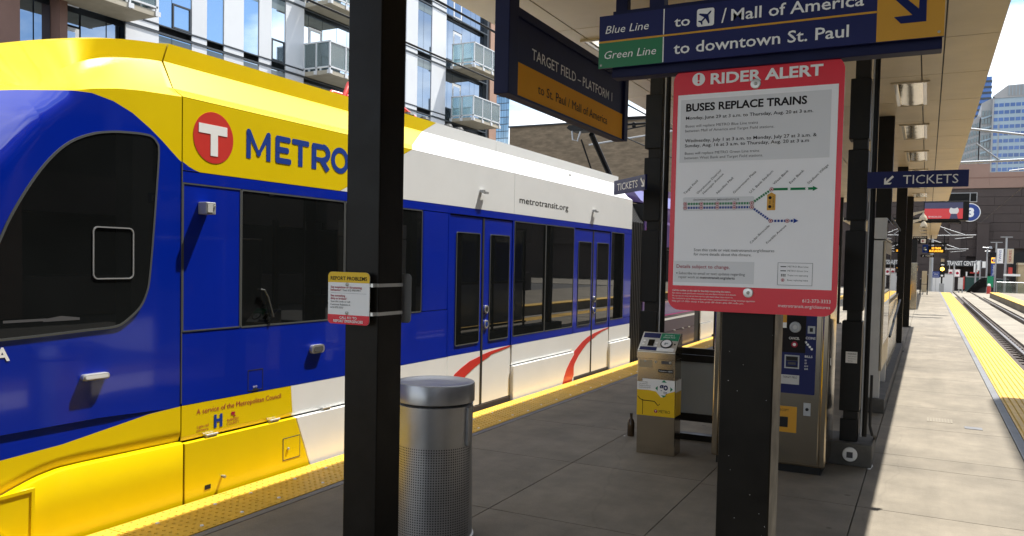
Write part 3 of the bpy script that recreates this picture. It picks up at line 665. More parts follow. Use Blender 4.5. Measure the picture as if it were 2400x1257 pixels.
# windscreen corner and wheel flap
rows = [[(cx(y, z, .012), y, z) for z in (1.6, 1.9, 2.2, 2.4, 2.56, 2.60)] for y in (1.8, 2.0, 2.2, 2.4, 2.55, 2.64, 2.69)]
B().grid([[p for p in r if True] for r in [[(cx(y, 2.44+(2.63-2.44)*j/5, .014), y, 2.44+(2.63-2.44)*j/5) for j in range(6)] for y in (2.0, 2.2, 2.4, 2.52, 2.60, 2.66, 2.70)]]).build('windscreen', 'train_glass', train, smooth=60, recalc=False)
fl = B().prism(P0, [(2.2, -.03), (2.842, -.03), (2.850, .372), (2.2, .36)], .03, .050).build('wheel_flap', 'yellow', train, bevel=.004)
B().ring(P0, [(2.2, -.03), (2.846, -.03), (2.855, .376), (2.2, .364)], [(2.22, -.01), (2.826, -.01), (2.835, .356), (2.22, .344)], .02, .056).build('flap_frame', 'yellow', fl)
B().lathe((XS+.052, 2.45, -.02), [(.27, 0), (.27, .006), (0, .008)], 40, 'x').build('wheel_opening', 'black', fl)
B().ring(P0, disc(2.45, -.02, .285, 40), disc(2.45, -.02, .268, 40), .02, .066).build('opening_rim', 'yellow', fl)
B().box(XS-.03, XS-.012, 3.921, 3.931, -.03, 2.82).build('cab_seam', 'rubber', train)
pan('seam_cover', 'seal', R4(3.9215, 3.9305, .70, 2.38), .004, .004)

# ---------------- bellows and the next modules
b = B()
for i in range(7):
    y = 13.48+i*.095
    prof = [(-4.64, -.1), (-4.64, 2.45), (-4.95, 2.95), (-6.9, 2.95), (-7.15, 2.45), (-7.15, -.1)]
    q = [(-4.605, -.1), (-4.605, 2.46), (-4.93, 2.98), (-6.9, 2.98), (-7.19, 2.46), (-7.19, -.1)]
    for (yy, pr) in ((y, prof), (y+.03, q), (y+.065, q), (y+.095, prof)): b.v += [(p[0], yy, p[1]) for p in pr]
n_ = 28
for i in range(n_-1):
    for j in range(5): b.f.append((i*6+j, i*6+j+1, (i+1)*6+j+1, (i+1)*6+j))
b.build('bellows', 'rubber', train)
B().box(-7.18, XS-.03, 14.18, 32, -.2, 2.82).build('body_core', 'black', train)
pan('side_panel', 'dark_purple', R4(14.18, 17.9, -.03, .36)); pan('side_panel', 'dark_purple', R4(14.18, 17.9, .372, .60))
pan('stripe_panel', 'white', R4(14.18, 17.9, .604, .648)); pan('side_panel', 'dark_purple', R4(14.18, 17.9, .652, .70)); pan('stripe_panel', 'pink', R4(14.18, 17.9, .704, .72))
pan('side_panel', 'purple', R4(14.18, 17.9, .724, 1.0)); window(14.5, 17.5, 1.03, 2.0); pan('side_panel', 'purple', R4(14.18, 17.9, 2.06, 2.30))
B().prism(P0, R4(14.18, 14.46, 1.0, 2.06), .02).prism(P0, R4(17.56, 17.9, 1.0, 2.06), .02).build('side_panel', 'purple', train)
pan('side_panel', 'purple', [(14.18, 2.304), (17.9, 2.304), (17.9, 2.82), (14.18, 2.82)]); pan('livery_stripe', 'lavender', [(14.18, 2.56), (17.9, 2.40), (17.9, 2.44), (14.18, 2.62)], .002, .002)
pan('livery_spot', 'pink', disc(14.36, 2.33, .10, 20, .13), .002, .002)
roof(lambda z: 14.18, lambda z: 17.9, 'purple')
for a in (16.25, 16.9, 17.4): B().box(XS, XS+.025, a, a+.07, .355, .378).build('skirt_hinge', 'alum', train)
B().box(-7.1, XS-.05, 17.9, 18.45, -.1, 2.9).build('bellows', 'rubber', train)
pan('skirt_panel', 'white', R4(18.46, 19.55, -.03, .36), .022, .01); pan('lower_strip', 'white', R4(18.46, 19.55, .372, .70)); pan('door_lower_panel', 'white', R4(19.57, 20.3, .04, .70)); pan('door_lower_panel', 'white', R4(20.33, 21.05, .04, .70))
pan('side_panel', 'blue', R4(18.46, 31.9, .704, 2.32)); pan('skirt_panel', 'white', R4(21.08, 31.9, -.03, .70)); pan('fascia_panel', 'white', R4(18.46, 31.9, 2.324, 2.82)); roof(lambda z: 18.46, lambda z: 31.9, 'white')
# pantograph
pt = B().tube([(-5.95, 16.4, 3.25), (-5.95, 14.85, 4.24)], .055, 8).build('pantograph_arm', 'black_metal', train)
B().tube([(-6.10, 15.6, 3.3), (-6.10, 14.7, 4.12)], .016, 6).build('control_rod', 'black_metal', pt)
B().prism((vec(-6.43, 14.72, 4.30), UX, UZ), [(0, .07), (.05, .12), (1.05, .12), (1.10, .07), (1.0, .0), (.1, .0)], .30).build('collector_head', 'black_metal', train)
B().tube([(-6.30, 14.7, 4.30), (-6.28, 14.7, 4.13), (-6.18, 14.7, 4.10), (-6.12, 14.7, 4.28)], .02, 6).tube([(-5.78, 14.72, 4.24), (-5.62, 14.72, 4.26)], .035, 8).build('head_linkage', 'galv', train)
B().box(-6.5, -5.3, 16.1, 17.4, 3.1, 3.3).build('pantograph_base', 'galv', train)
# ================================================================ APARTMENT BUILDING (left, across the street)
FX = -25.0; PF = PX(FX)
apt = thing('apartment_building', 'modern apartment block with white panels, tall windows and glass balconies behind the train', 'building', (FX-6, 30, -0.4))
B().box(FX-14, FX-.42, 8, 45.7, -.4, 27).build('wall', 'mullion', apt)
ZB = [9.66+3.03*k for k in range(-3, 6)]      # floor lines
def F(z0, z1, a0, a1, t=.06, off=0.0): return B().prism(PF, R4(a0, a1, z0, z1), t, off)
bays = []   # (kind, y0, y1)
def ry(*a): return [x*25.0 for x in a]
white = [(0.757, 0.812), (0.870, 0.8993), (0.9325, 0.9744), (1.0076, 1.0366), (1.0696, 1.1162), (1.43, 1.4737), (1.529, 1.589)]
glass = [(0.812, 0.835, .870), (0.8993, .9325), (0.9744, 1.0076), (1.0366, 1.0696), (1.395, 1.43), (1.4737, 1.4975, 1.529)]
B().box(FX-.3, FX+.05, 8, 15.26, -.4, 27).build('end_wall', 'brick_brown', apt)
B().box(FX-.3, FX+.22, 16.43, 16.68, -.4, 27).build('pier', 'brick_brown', apt)
B().box(FX-.4, FX+.10, 44.85, 45.75, -.4, 27).build('end_wall', 'brick_pink', apt); B().box(FX-.25, FX+.02, 44.55, 44.84, -.4, 27).build('pier', 'mullion', apt)
def once(cache, key, fn):
    if key in cache: return cache[key], False
    cache[key] = fn(); return cache[key], True
_fc = {}
def piece(name, m, y0, y1, z0, z1, off):
    k = (name, m, round(y1-y0, 2), round(z1-z0, 2), off)
    if k in _fc: return inst_at(_fc[k], apt, (FX, y0, z0))
    o = B().prism((vec(FX, y0, z0), UY, UZ), R4(.012, y1-y0-.012, .012, z1-z0-.012), .05, off).build(name, m, apt, loc=(FX, y0, z0)); _fc[k] = o; return o
for k in range(1, 6):
    z = ZB[k]; zt = z+3.03
    for a, c in white:
        piece('facade_panel', 'facade_white', a*25, c*25, z+.33, zt, .03); piece('facade_panel', 'facade_white', a*25, c*25, z+.07, z+.28, .03)
    for q, gl in enumerate(glass):
        for a, c in zip(gl, gl[1:]):
            piece('window', 'facade_glass' if a < 1.3 else 'dim_reflect_glass', a*25, c*25, z+.33, zt, -.01); piece('spandrel', 'spandrel', a*25, c*25, z-.52, z-.06, .004)
        if q in (0, 3):
            a, c = gl[-2]*25, gl[-1]*25
            B().ring(PF, R4(a+.02, c-.02, z+.35, z+1.25), R4(a+.08, c-.08, z+.41, z+1.19), .05, .03).build('vent_sash', 'mullion', apt)
    # balcony bays
    for (a, cuts, dr) in ((27.91, (28.48, 29.42, 30.44, 31.2, 31.9, 32.6, 33.4, 34.2, 34.9), 1), (39.73, (40.33, 40.9, 41.9, 42.9, 43.48, 44.54), 2)):
        e = [a]+list(cuts); BG = 'facade_glass' if a < 35 else 'dim_reflect_glass'
        for i, (p, q) in enumerate(zip(e, e[1:])):
            if i == dr:
                piece('window', BG, p, q, z+2.45, z+2.95, -.25)
                d = B().prism((vec(FX-.25, p, z), UY, UZ), R4(.02, q-p-.02, .1, 2.42), .05).build('balcony_door', 'facade_white', apt)
                B().prism((vec(FX-.25, p, z), UY, UZ), R4(.16, q-p-.16, .3, 2.27), .05, .006).build('door_pane', BG, d)
            else: piece('window', BG, p, q, z+.1, z+2.95, -.25)
    for p, q in ((15.30, 15.85), (15.87, 16.42), (18.40, 18.9), (18.92, 19.6)):
        piece('window', 'dim_reflect_glass', p, q, z+.1, z+2.95, -.25)
    piece('window', 'dim_reflect_glass', 16.70, 17.40, z+2.5, z+2.95, -.25)
    d = B().prism((vec(FX-.25, 16.7, z), UY, UZ), R4(.02, .70, .1, 2.44), .05).build('balcony_door', 'facade_white', apt)
    B().prism((vec(FX-.25, 16.7, z), UY, UZ), R4(.12, .56, .3, 2.3), .05, .006).build('door_pane', 'dim_reflect_glass', d)
    piece('window', 'dim_reflect_glass', 17.45, 18.38, z+.1, z+2.95, -.25)
    b = B().box(FX-.05, FX+.055, 18.9, 44.5, z-.02, z+.05).box(FX-.05, FX+.045, 18.9, 39.7, z+.285, z+.325); b.build('floor_band', 'mullion', apt)
def balcony(y0, y1, z):
    xo = FX+1.5
    s = B().box(FX, xo, y0, y1, z+.02, z+.20).build('balcony', 'slab_conc', apt)
    r = B(); gz_ = z+.20
    posts = [(FX+.05, y0), (FX+.75, y0), (xo, y0)]+[(xo, y0+(y1-y0)*i/3) for i in (1, 2, 3)]+[(FX+.75, y1)]
    for (x, y) in posts: r.box(x-.03, x+.03, y-.03, y+.03, z+.02, z+1.42)
    for zz in (z+1.40, z+.30): r.box(FX, xo+.03, y0-.03, y0+.03, zz, zz+.06).box(FX, xo+.03, y1-.03, y1+.03, zz, zz+.06).box(xo-.03, xo+.03, y0, y1, zz, zz+.06)
    for (x, y) in posts[:3]: r.box(x-.12, x+.06, y-.04, y-.02, z+.04, z+.20)
    for (x, y) in posts[2:6]: r.box(x+.02, x+.04, y-.06, y+.14, z+.04, z+.20)
    r.build('balcony_railing', 'facade_white', s)
    q = B().box(FX+.06, xo-.03, y0-.006, y0+.006, z+.36, z+1.40).box(xo-.006, xo+.006, y0+.03, y1-.03, z+.36, z+1.40).box(FX+.06, xo-.03, y1-.006, y1+.006, z+.36, z+1.40)
    q.build('balcony_glass', 'balcony_glass', s); return s
for k in range(1, 5):
    z = ZB[k]+.06-.2+.17
    balcony(15.9, 19.0, z)
    balcony(27.9, 31.1, z)
    balcony(40.4, 43.57, z)

# tan masonry block, chimney vent, glass tower
t = thing('warehouse_building', 'plain tan masonry block with a flat roof seen under the hanging platform sign', 'building', (-20, 70, -.4))
B().box(-32.4, -9, 62, 80, -.4, 13.1).build('wall', 'tan', t); B().box(-32.5, -8.9, 61.9, 80.1, 13.1, 13.22).build('parapet_cap', 'mullion', t)
B().lathe((-26.4, 62.6, 13.2), [(.25, 0), (.25, .4), (.5, .45), (.5, .62), (.1, .8), (0, .8)], 12).build('roof_vent', 'black_metal', t)
t = thing('glass_tower', 'tall glass tower with a dark window grid beside the apartment block', 'tower', (-80, 155, -.4))
B().hexa([(-91, 150, -.4), (-78.6, 150, -.4), (-89.6, 170, -.4), (-103, 170, -.4)], [(-91, 150, 39), (-78.6, 150, 39), (-89.6, 170, 39), (-103, 170, 39)]).build('tower_core', 'mullion', t)
pn = None
for r in range(26):
    for c in range(5):
        o = (vec(-81.6+.6*c, 149.95, 1+1.45*r), UX, UZ)
        if pn is None: pn = B().prism(o, R4(.03, .57, .08, 1.38), .05).build('pane', 'tower_glass', t, loc=o[0])
        else: inst_at(pn, t, o[0])
pw = None
for r in range(13):
    o = (vec(-84.4, 149.9, 1+2.9*r), UX, UZ)
    if pw is None: pw = B().prism(o, R4(.03, 2.7, .5, 2.5), .05).build('window', 'facade_glass', t, loc=o[0])
    else: inst_at(pw, t, o[0])

# ================================================================ DARK STADIUM RAMP AT THE END OF THE STREET
YW = 95.0; PW = PY(YW)
def kx(k, Y=YW): return k*Y
def kz(r, Y=YW): return 1.75+r*Y
st = thing('stadium_wall', 'huge dark brown masonry wall with a round number 3 sign at the end of the tracks', 'building', (10, 100, -.4))
B().box(-9, 60, YW+.4, YW+16, -.4, kz(.0868)).build('wall_core', 'dark_brick', st)
pl = None
for i in range(12):      # big masonry courses, joints open
    z0 = -.4+i*(kz(.0868)+.4)/12; z1 = -.4+(i+1)*(kz(.0868)+.4)/12-.03
    for j in range(9):
        xa = -8+j*4.6+(2.3 if i % 2 else 0)
        if xa+4.58 > kx(.081) and z0 < kz(.019): continue
        if pl is None: pl = B().box(xa, xa+4.58, YW, YW+.41, z0, z1).build('masonry_block', 'dark_brick', st, loc=(xa, YW, z0))
        else: inst_at(pl, st, (xa, YW, z0))
for a, c in ((.020, .031), (.046, .057)):
    B().box(kx(a), kx(c), YW-.5, YW, -.4, kz(.049)).box(kx(a)-.05, kx(c)+.05, YW-.55, YW, kz(.049), kz(.0505)).build('pilaster', 'dark_brick', st)
B().box(-9, kx(.0555), YW-.1, YW+.6, kz(.0868)+.01, kz(.113)).box(kx(.0555)+.01, 60, YW-.1, YW+.6, kz(.0868)+.01, kz(.1035)).build('parapet', 'brown_band', st)
B().box(-9, 60, YW-.12, YW, kz(.0975), kz(.0985)).build('string_course', 'brick_brown', st)
pts = [(kx(.0805), -.4), (kx(.0805), kz(.0155)), (kx(.084), kz(.0185)), (kx(.09), kz(.0205)), (kx(.11), kz(.0215)), (kx(.11), -.4)]
B().prism(PW, pts, .3, .02).build('arched_opening', 'black', st)
bd = B().prism(PW, disc(kx(.0388), kz(.0610), .94, 40), .10, .12).build('number_badge', 'print_white', st)
B().prism(PW, disc(kx(.0388), kz(.0610), .86, 40), .02, .13).build('badge_face', 'blue_badge', bd)
B().text(PW, '3', kx(.0395), kz(.0568), h=.80, bold=.06, off=.15, align='C').build('badge_number', 'print_white', bd)
cn = B().box(kx(.0185), kx(.048), YW-3.2, YW, kz(.003), kz(.0085)).build('entrance_canopy', 'mullion', st)
B().text(PY(YW-3.2), 'TRANSIT CENTER', kx(.019, YW-3.2), kz(.0040, YW-3.2), w=2.70, h=.42, bold=.02, off=.03).build('lettering', 'print_white', st)
# offices
of = thing('office_tower', 'pale office tower with rows of blue windows above the brown parapet', 'building', (35, 400, -.4))
YO = 400.0; kO = lambda k: k*YO; zO = lambda r: 1.75+r*YO
B().add([(kO(.0555), YO, 0), (kO(.16), YO, 0), (kO(.16), YO+60, 0), (kO(.0555), YO+60, 0), (kO(.0555), YO, zO(.183)), (kO(.16), YO, zO(.183)), (kO(.16), YO+60, zO(.183)), (kO(.0555), YO+60, zO(.183))], [(0,1,5,4),(1,2,6,5),(2,3,7,6),(3,0,4,7),(4,5,6,7)]).build('wall', 'office_pale', of)
B().prism(PY(YO+2), [(kO(.044), 0), (kO(.0555), 0), (kO(.0555), zO(.183)), (kO(.0455), zO(.178))], 50).build('side_wing', 'office_grey', of)
B().prism(PY(YO+3), [(kO(.012), 0), (kO(.0442), 0), (kO(.0442), zO(.166)), (kO(.012), zO(.140))], 50).build('side_wing', 'office_grey', of)
wn2 = None
for r in range(15):
    for c in range(10):
        xa = kO(.018)+c*1.08; zc = zO(.150)-r*3.0+c*.35
        if wn2 is None: wn2 = B().box(xa, xa+.7, YO+2.7, YO+3.2, zc-1.9, zc).build('window', 'spandrel', of, loc=(xa, YO, zc))
        else: inst_at(wn2, of, (xa, YO, zc))
B().prism(PY(YO-.3), [(kO(.0555), zO(.1815)), (kO(.16), zO(.1815)), (kO(.16), zO(.197)), (kO(.0685), zO(.1945)), (kO(.0555), zO(.184))], 40).build('crown', 'office_grey', of)
for i in range(16): B().box(kO(.0695)+i*1.25, kO(.0695)+i*1.25+.22, YO-.75, YO-.3, zO(.1835), zO(.194)).build('crown_fin', 'office_pale', of)
wn = None
for r in range(14):
    zc = zO(.176)-r*3.02
    for c in range(9):
        xa = kO(.0562)+c*2.05
        if wn is None: wn = B().box(xa, xa+1.72, YO-.05, YO+.2, zc-1.5, zc).build('window', 'office_glass', of, loc=(xa, YO, zc))
        else: inst_at(wn, of, (xa, YO, zc))
B().box(kO(.0555)-.1, kO(.0555)+.5, YO-.3, YO, 0, zO(.183)).box(kO(.0615), kO(.0615)+.35, YO-.2, YO, 0, zO(.155)).build('corner_pier', 'office_grey', of)
wn = None
for r in range(12):
    zc = zO(.170)-r*3.4
    for c in range(3):
        xa = kO(.0462)+c*1.15
        if wn is None: wn = B().box(xa, xa+.8, YO+1.6, YO+2.1, zc-2.3, zc).build('window', 'spandrel', of, loc=(xa, YO, zc))
        else: inst_at(wn, of, (xa, YO, zc))
for i, zc in enumerate((.1635, .152, .139, .1265, .114)): B().prism(PY(YO+1.4), [(kO(.0455), zO(zc)-1.2), (kO(.0555), zO(zc)), (kO(.0555), zO(zc)+.7), (kO(.0455), zO(zc)-.5)], .4).build('ledge', 'office_pale', of)
t = thing('dark_tower', 'narrow dark blue high-rise showing between the canopy edge and the office tower', 'tower', (50, 620, -.4))
B().box(.030*600, .0537*600, 600, 640, 0, 1.75+.205*600).build('shaft', 'office_glass', t)
for i in range(18): B().box(.030*600, .0537*600+.3, 599.5, 640, 60+i*3.6, 61.2+i*3.6).build('floor_line', 'mullion', t)

# elevated walkway to the right of the tracks, out of frame; its shadow lies over the near right edge strip
t = thing('overhead_walkway', 'grey elevated walkway beyond the right-hand track', 'walkway', (9, 4, -.4))
B().box(3.95, 14, -25, 19.6, 14.4, 15.2).build('deck', 'concrete_dark', t)
for y in (-18, 0, 16): B().box(11.2, 11.9, y-.35, y+.35, -.4, 14.4).build('pier', 'concrete_dark', t)

# added unseen ramp block across the right-hand tracks; darkens reflections and ambient light
t = thing('added_ramp_block', 'long brown ramp-like block added out of view across the right-hand tracks to darken reflections', 'building', (24, 0, -.4))
for k_ in range(4):
    B().box(16, 34, -60, 52, -.4+3.4*k_, .9+3.4*k_).build('deck_wall', 'dark_brick', t)
B().box(17.5, 33, -59, 51, -.4, 13.2).build('interior', 'black', t)
for i in range(14): B().box(15.95, 16.6, -60+8.3*i, -59.3+8.3*i, -.4, 13.2).build('column', 'brick_brown', t)

# ================================================================ CANOPIES
ZC = 3.86
XJ = [(-3.55, -3.14), (-3.14, -2.95), (-2.95, -1.54), (-1.54, -.13), (-.13, .068), (.068, .51)]
def canopy(name, label, y0, y1, n, lamps=True):
    t = thing(name, label, 'canopy', (-1.54, (y0+y1)/2, ZC))
    B().box(-3.52, .48, y0+.02, y1-.02, ZC+.03, ZC+.13).build('roof_deck', 'black_metal', t)
    B().box(-3.55, -3.50, y0, y1, ZC+.012, ZC+.14).box(.46, .51, y0, y1, ZC+.012, ZC+.14).build('fascia', 'soffit', t)
    cache = {}; dy = (y1-y0)/n
    for i in range(n):
        ya = y0+i*dy
        for j, (xa, xb) in enumerate(XJ):
            if j not in cache:
                cache[j] = B().box(xa+.007, xb-.007, ya+.007, ya+dy-.007, ZC, ZC+.025).build('soffit_panel', 'soffit', t, loc=(xa, ya, ZC))
            else: inst_at(cache[j], t, (xa, ya, ZC))
    return t
near_canopy = canopy('platform_canopy', 'long flat canopy of beige metal panels over the near platform', -7.12, 28.6, 23)
far_canopy = canopy('platform_canopy', 'second beige canopy farther along the platform beyond the gap', 40.0, 65.0, 16)
near_canopy.name = 'platform_canopy'
# troffer lights hanging just under the soffit
def troffer(x0, y0, label):
    t = thing('canopy_light', label, 'light', (x0+.2, y0+.75, ZC), 'recessed lights under the platform canopy')
    o = R4(y0, y0+1.5, x0, x0+.40); i_ = R4(y0+.03, y0+1.47, x0+.03, x0+.37)
    B().ring(PD(ZC-.002), o, i_, .05, .016).build('lamp_frame', 'soffit', t)
    B().grid([[(x0+.07+.26*a/6, y0+.03+1.44*b_/10, ZC-.004-.010*math.sin(math.pi*a/6)) for a in range(7)] for b_ in range(11)]).build('reflector', 'reflector', t, smooth=60)
    B().box(x0+.03, x0+.07, y0+.03, y0+1.47, ZC-.014, ZC-.004).box(x0+.33, x0+.37, y0+.03, y0+1.47, ZC-.014, ZC-.004).build('lens_strip', 'lamp_lens', t)
    return t
first = None
for s, x0 in (('right', -.45), ('left', -3.03)):
    for i in range(9):
        yy = 10.24+3.03*(i-3)
        if first is None: first = troffer(x0, yy, 'recessed square light in the canopy soffit above the ticket machine side')
        else:
            c = copy_tree(first); c.location = (x0+.2, yy+.75, ZC)
        (first if (i == 0 and s == 'right') else c)['label'] = 'recessed light panel, %s from the camera end in the %s row under the near canopy' % (['first', 'second', 'third', 'fourth', 'fifth', 'sixth', 'seventh', 'eighth', 'ninth'][i], s)
for i in range(5):
    c = copy_tree(first); c.location = (-.25, 41.5+4.5*i, ZC); c['label'] = 'recessed light panel, %s along the farther canopy' % ['first', 'second', 'third', 'fourth', 'fifth'][i]

# ================================================================ POSTS
def post(x, y, label, z1=ZC, s=.20, name='canopy_post'):
    t = thing(name, label, 'post', (x, y, 0), 'square canopy posts along the platform')
    B().box(x, x+s, y, y+s, 0, z1).build('shaft', 'post', t, bevel=.006)
    B().box(x-.05, x+s+.05, y-.05, y+s+.05, 0, .02).build('base_plate', 'black_metal', t)
    b = B()
    for a in (-.03, s+.03):
        for c in (-.03, s+.03): b.lathe((x+a, y+c, .02), [(.014, 0), (.014, .012), (0, .014)], 6)
    b.build('anchor_bolts', 'bolt', t); return t
post_left = post(-2.551, 3.165, 'thick black square post in front of the train, left of the grey bin')
post_right = post(-.705, 3.165, 'black square post holding up the red rider alert sign')
b = B()
for k in range(22): b.lathe((random.uniform(-.70, -.51), 3.164, random.uniform(.1, 1.55)), [(random.uniform(.0006, .0014), 0), (0, .001)], 6, 'y')
b.build('paint_chips', 'print_white', post_right, kind='stuff')
for i in range(1, 8):
    y = 3.165+7.8*i
    pr = copy_tree(post_right); pr.location = (-.705+.08 if i < 4 else -.90-.08*(i-4), y, 0); pr['label'] = 'black canopy post on the right-hand row, number %s beyond the alert sign' % ['', 'one', 'two', 'three', 'four', 'five', 'six', 'seven'][i]
    pl_ = copy_tree(post_left); pl_.location = (-2.551, y, 0); pl_['label'] = 'black canopy post on the train-side row, %s bays beyond the bin' % ['', 'one', 'two', 'three', 'four', 'five', 'six', 'seven'][i]
    if i == 1: pr.location = (-.675, 12.45, 0)
    if i == 1: pr['label'] = 'black canopy post standing just behind the grey poster cabinet'
    if i == 3: pr['label'] = 'slim black canopy post beyond the glass screen with the sunlit floor beside it'

# segmented dark utility columns by the ticket machine
def seg_column(x0, y0, w_, d_, label):
    t = thing('segmented_column', label, 'column', (x0+w_/2, y0+d_/2, 0), 'black segmented columns beside the ticket machine')
    zs = [.30, 1.22, 1.33, 2.04, 2.15, 2.74, 2.83, 3.37]
    zs = [.47, 1.27, 1.36, 2.07, 2.16, 2.78, 2.87, 3.40]
    B().box(x0+.035, x0+w_-.01, y0+.02, y0+d_-.05, 0, ZC).build('core', 'black', t)
    B().box(x0+.01, x0+w_-.01, y0+.01, y0+d_-.01, .20, .40).build('column_box', 'black_metal', t, bevel=.006)
    for a, c in zip(zs[::2], zs[1::2]): B().box(x0, x0+w_, y0, y0+d_, a, c).build('column_box', 'black_metal', t, bevel=.006)
    B().tube([(x0+w_+.02, y0+.03, .25), (x0+w_+.02, y0+.03, ZC)], .008, 6).build('conduit', 'galv', t)
    B().tube([(x0+w_+.045, y0+.05, .25), (x0+w_+.045, y0+.05, ZC)], .022, 8).build('conduit', 'black_metal', t)
    return t
sc1 = seg_column(-.655, 7.70, .165, .20, 'black segmented column right of the ticket machine with a warning sticker')
s_ = B().box(-.615, -.52, 7.694, 7.698, .90, 1.0).build('warning_sticker', 'print_white', sc1)
B().text(PY(7.694), '! WARNING', -.607, .975, w=.08, h=.012).text(PY(7.694), 'electric shock hazard', -.595, .955, w=.068, h=.007).text(PY(7.694), 'do not open this box', -.595, .935, w=.068, h=.007).text(PY(7.694), 'keep clear', -.595, .915, w=.04, h=.007).build('lettering', 'print_black', s_)
B().box(-.74, -.37, 7.62, 8.15, 0, .20).build('footing', 'concrete_dark', sc1, bevel=.01)
k = B().lathe((-.545, 7.62, .105), [(.062, 0), (.062, .02), (.055, .03), (0, .032)], 28, 'y').build('outlet_cap', 'print_white', sc1)
B().box(-.57, -.52, 7.583, 7.588, .08, .13).build('cap_label', 'print_grey', k)
B().tube([(-.40, 7.75, .8), (-.40, 7.75, .35), (-.38, 7.75, .27), (-.36, 7.85, .24), (-.37, 7.95, .20)], .012, 8).build('cable', 'rubber', sc1)
B().prism(PZ(.002), [(-.40, 7.58), (-.375, 7.58), (-.36, 7.72), (-.372, 7.80)], .001).build('chipped_edge', 'print_white', sc1)
sc2 = seg_column(-2.52, 7.70, .17, .20, 'black segmented column behind the slanted fare validator, left of the alert sign')

# ================================================================ SIGNS
# rider alert
ra = thing('rider_alert_sign', 'tall red and white rider alert notice board mounted on the black post', 'sign', (-.594, 3.10, 1.6))
YR = 3.10; PR = PY(YR)
B().prism(PR, rrect(-.9035, 1.568, -.284, 2.498, .048, 8), .004).build('panel', 'alert_red', ra)
B().box(-.62, -.57, YR+.004, 3.165, 1.66, 2.44).build('mounting_bar', 'alum', ra)
B().prism(PR, R4(-.884, -.303, 1.664, 2.400), .001, .0010).build('paper_panel', 'paper', ra)
B().prism(PR, R4(-.872, -.326, 2.140, 2.381), .0006, .0016).build('notice_patch', 'paper_grey', ra)
B().prism(PR, R4(-.882, -.576, 1.677, 1.760), .0006, .0016).build('notice_patch', 'paper_grey', ra)
B().text(PR, 'RIDER ALERT', -.760, 2.4350, w=.403, h=.038, bold=.03, res=3).prism(PR, disc(-.806, 2.456, .0245, 28), .0006, .0012).build('lettering', 'print_white', ra)
B().prism(PR, [(-.8095, 2.452), (-.8025, 2.452), (-.8015, 2.474), (-.8105, 2.474)], .0006, .0020).prism(PR, disc(-.806, 2.4445, .0042, 12), .0006, .0020).build('exclamation_mark', 'alert_red', ra)
t1 = B(); K_ = dict(off=.0022)
t1.text(PR, 'BUSES REPLACE TRAINS', -.851, 2.3365, w=.443, h=.0275, bold=.03, res=3, **K_)
t1.text(PR, 'Monday, June 29 at 3 a.m. to Thursday, Aug. 20 at 3 a.m.', -.851, 2.3045, w=.465, h=.0118, bold=.012, **K_)
t1.text(PR, 'Wednesday, July 1 at 3 a.m. to Monday, July 27 at 3 a.m. &', -.852, 2.2175, w=.481, h=.0118, bold=.012, **K_)
t1.text(PR, 'Sunday, Aug. 16 at 3 a.m. to Thursday, Aug. 20 at 3 a.m', -.852, 2.1985, w=.455, h=.0118, bold=.012, **K_)
t1.text(PR, 'metrotransit.org/alerts', -.778, 1.6925, w=.132, h=.0095, bold=.015, **K_)
for body, x, y, w_ in (('Target Field', -.847, 2.016, .072), ('Warehouse District/', -.796, 2.016, .125), ('Hennepin Avenue', -.773, 2.016, .105), ('Nicollet Mall', -.720, 2.016, .082), ('Government Plaza', -.658, 2.016, .112), ('U.S. Bank Stadium', -.597, 2.016, .112), ('West Bank', -.513, 2.046, .070), ('East Bank', -.456, 2.048, .066), ('Stadium Village', -.393, 2.045, .094)):
    t1.text(PR, body, x, y, w=w_, h=.0085, ang=math.radians(45), off=.0022)
t1.text(PR, 'Cedar-Riverside', -.590, 1.828, w=.094, h=.0085, ang=math.radians(45), off=.0022); t1.text(PR, 'Franklin Avenue', -.531, 1.828, w=.094, h=.0085, ang=math.radians(45), off=.0022)
t1.build('lettering', 'print_black', ra)
t2 = B()
t2.text(PR, 'Buses will replace METRO Blue Line trains', -.851, 2.2745, w=.272, h=.0098, **K_); t2.text(PR, 'between Mall of America and Target Field stations.', -.852, 2.2565, w=.332, h=.0098, **K_)
t2.text(PR, 'Buses will replace METRO Green Line trains', -.851, 2.1700, w=.280, h=.0098, **K_); t2.text(PR, 'between West Bank and Target Field stations.', -.852, 2.1525, w=.295, h=.0098, **K_)
t2.text(PR, 'Scan this code or visit metrotransit.org/closures', -.805, 1.798, w=.300, h=.0105, **K_); t2.text(PR, 'for more details about this closure.', -.805, 1.7815, w=.218, h=.0105, **K_)
t2.prism(PR, disc(-.869, 1.712, .0026, 10), .0004, .0022).text(PR, 'Subscribe to email or text updates regarding', -.862, 1.7075, w=.253, h=.0098, **K_); t2.text(PR, 'repair work at', -.862, 1.6925, w=.079, h=.0098, **K_)
t2.text(PR, 'DOWNTOWN MINNEAPOLIS', -.811, 1.9915, w=.172, h=.0072, bold=.01, off=.0024)
for s_, y in (('METRO Blue Line', 1.743), ('METRO Green Line', 1.7275), ('Trains not operating', 1.711), ('Buses replacing trains', 1.6935)): t2.text(PR, s_, -.456, y, w=.072, h=.006, **K_)
t2.ring(PR, R4(-.491, -.369, 1.677, 1.760), R4(-.4898, -.3702, 1.6782, 1.7588), .0004, .0021); t2.build('lettering', 'print_grey', ra)
B().text(PR, 'Details subject to change.', -.871, 1.732, w=.205, h=.0135, bold=.004, **K_).build('lettering', 'print_crimson', ra)
t3 = B()
t3.text(PR, 'Call the number on the right for free help interpreting this notice.', -.885, 1.642, w=.225, h=.0062, bold=.015, off=.0012)
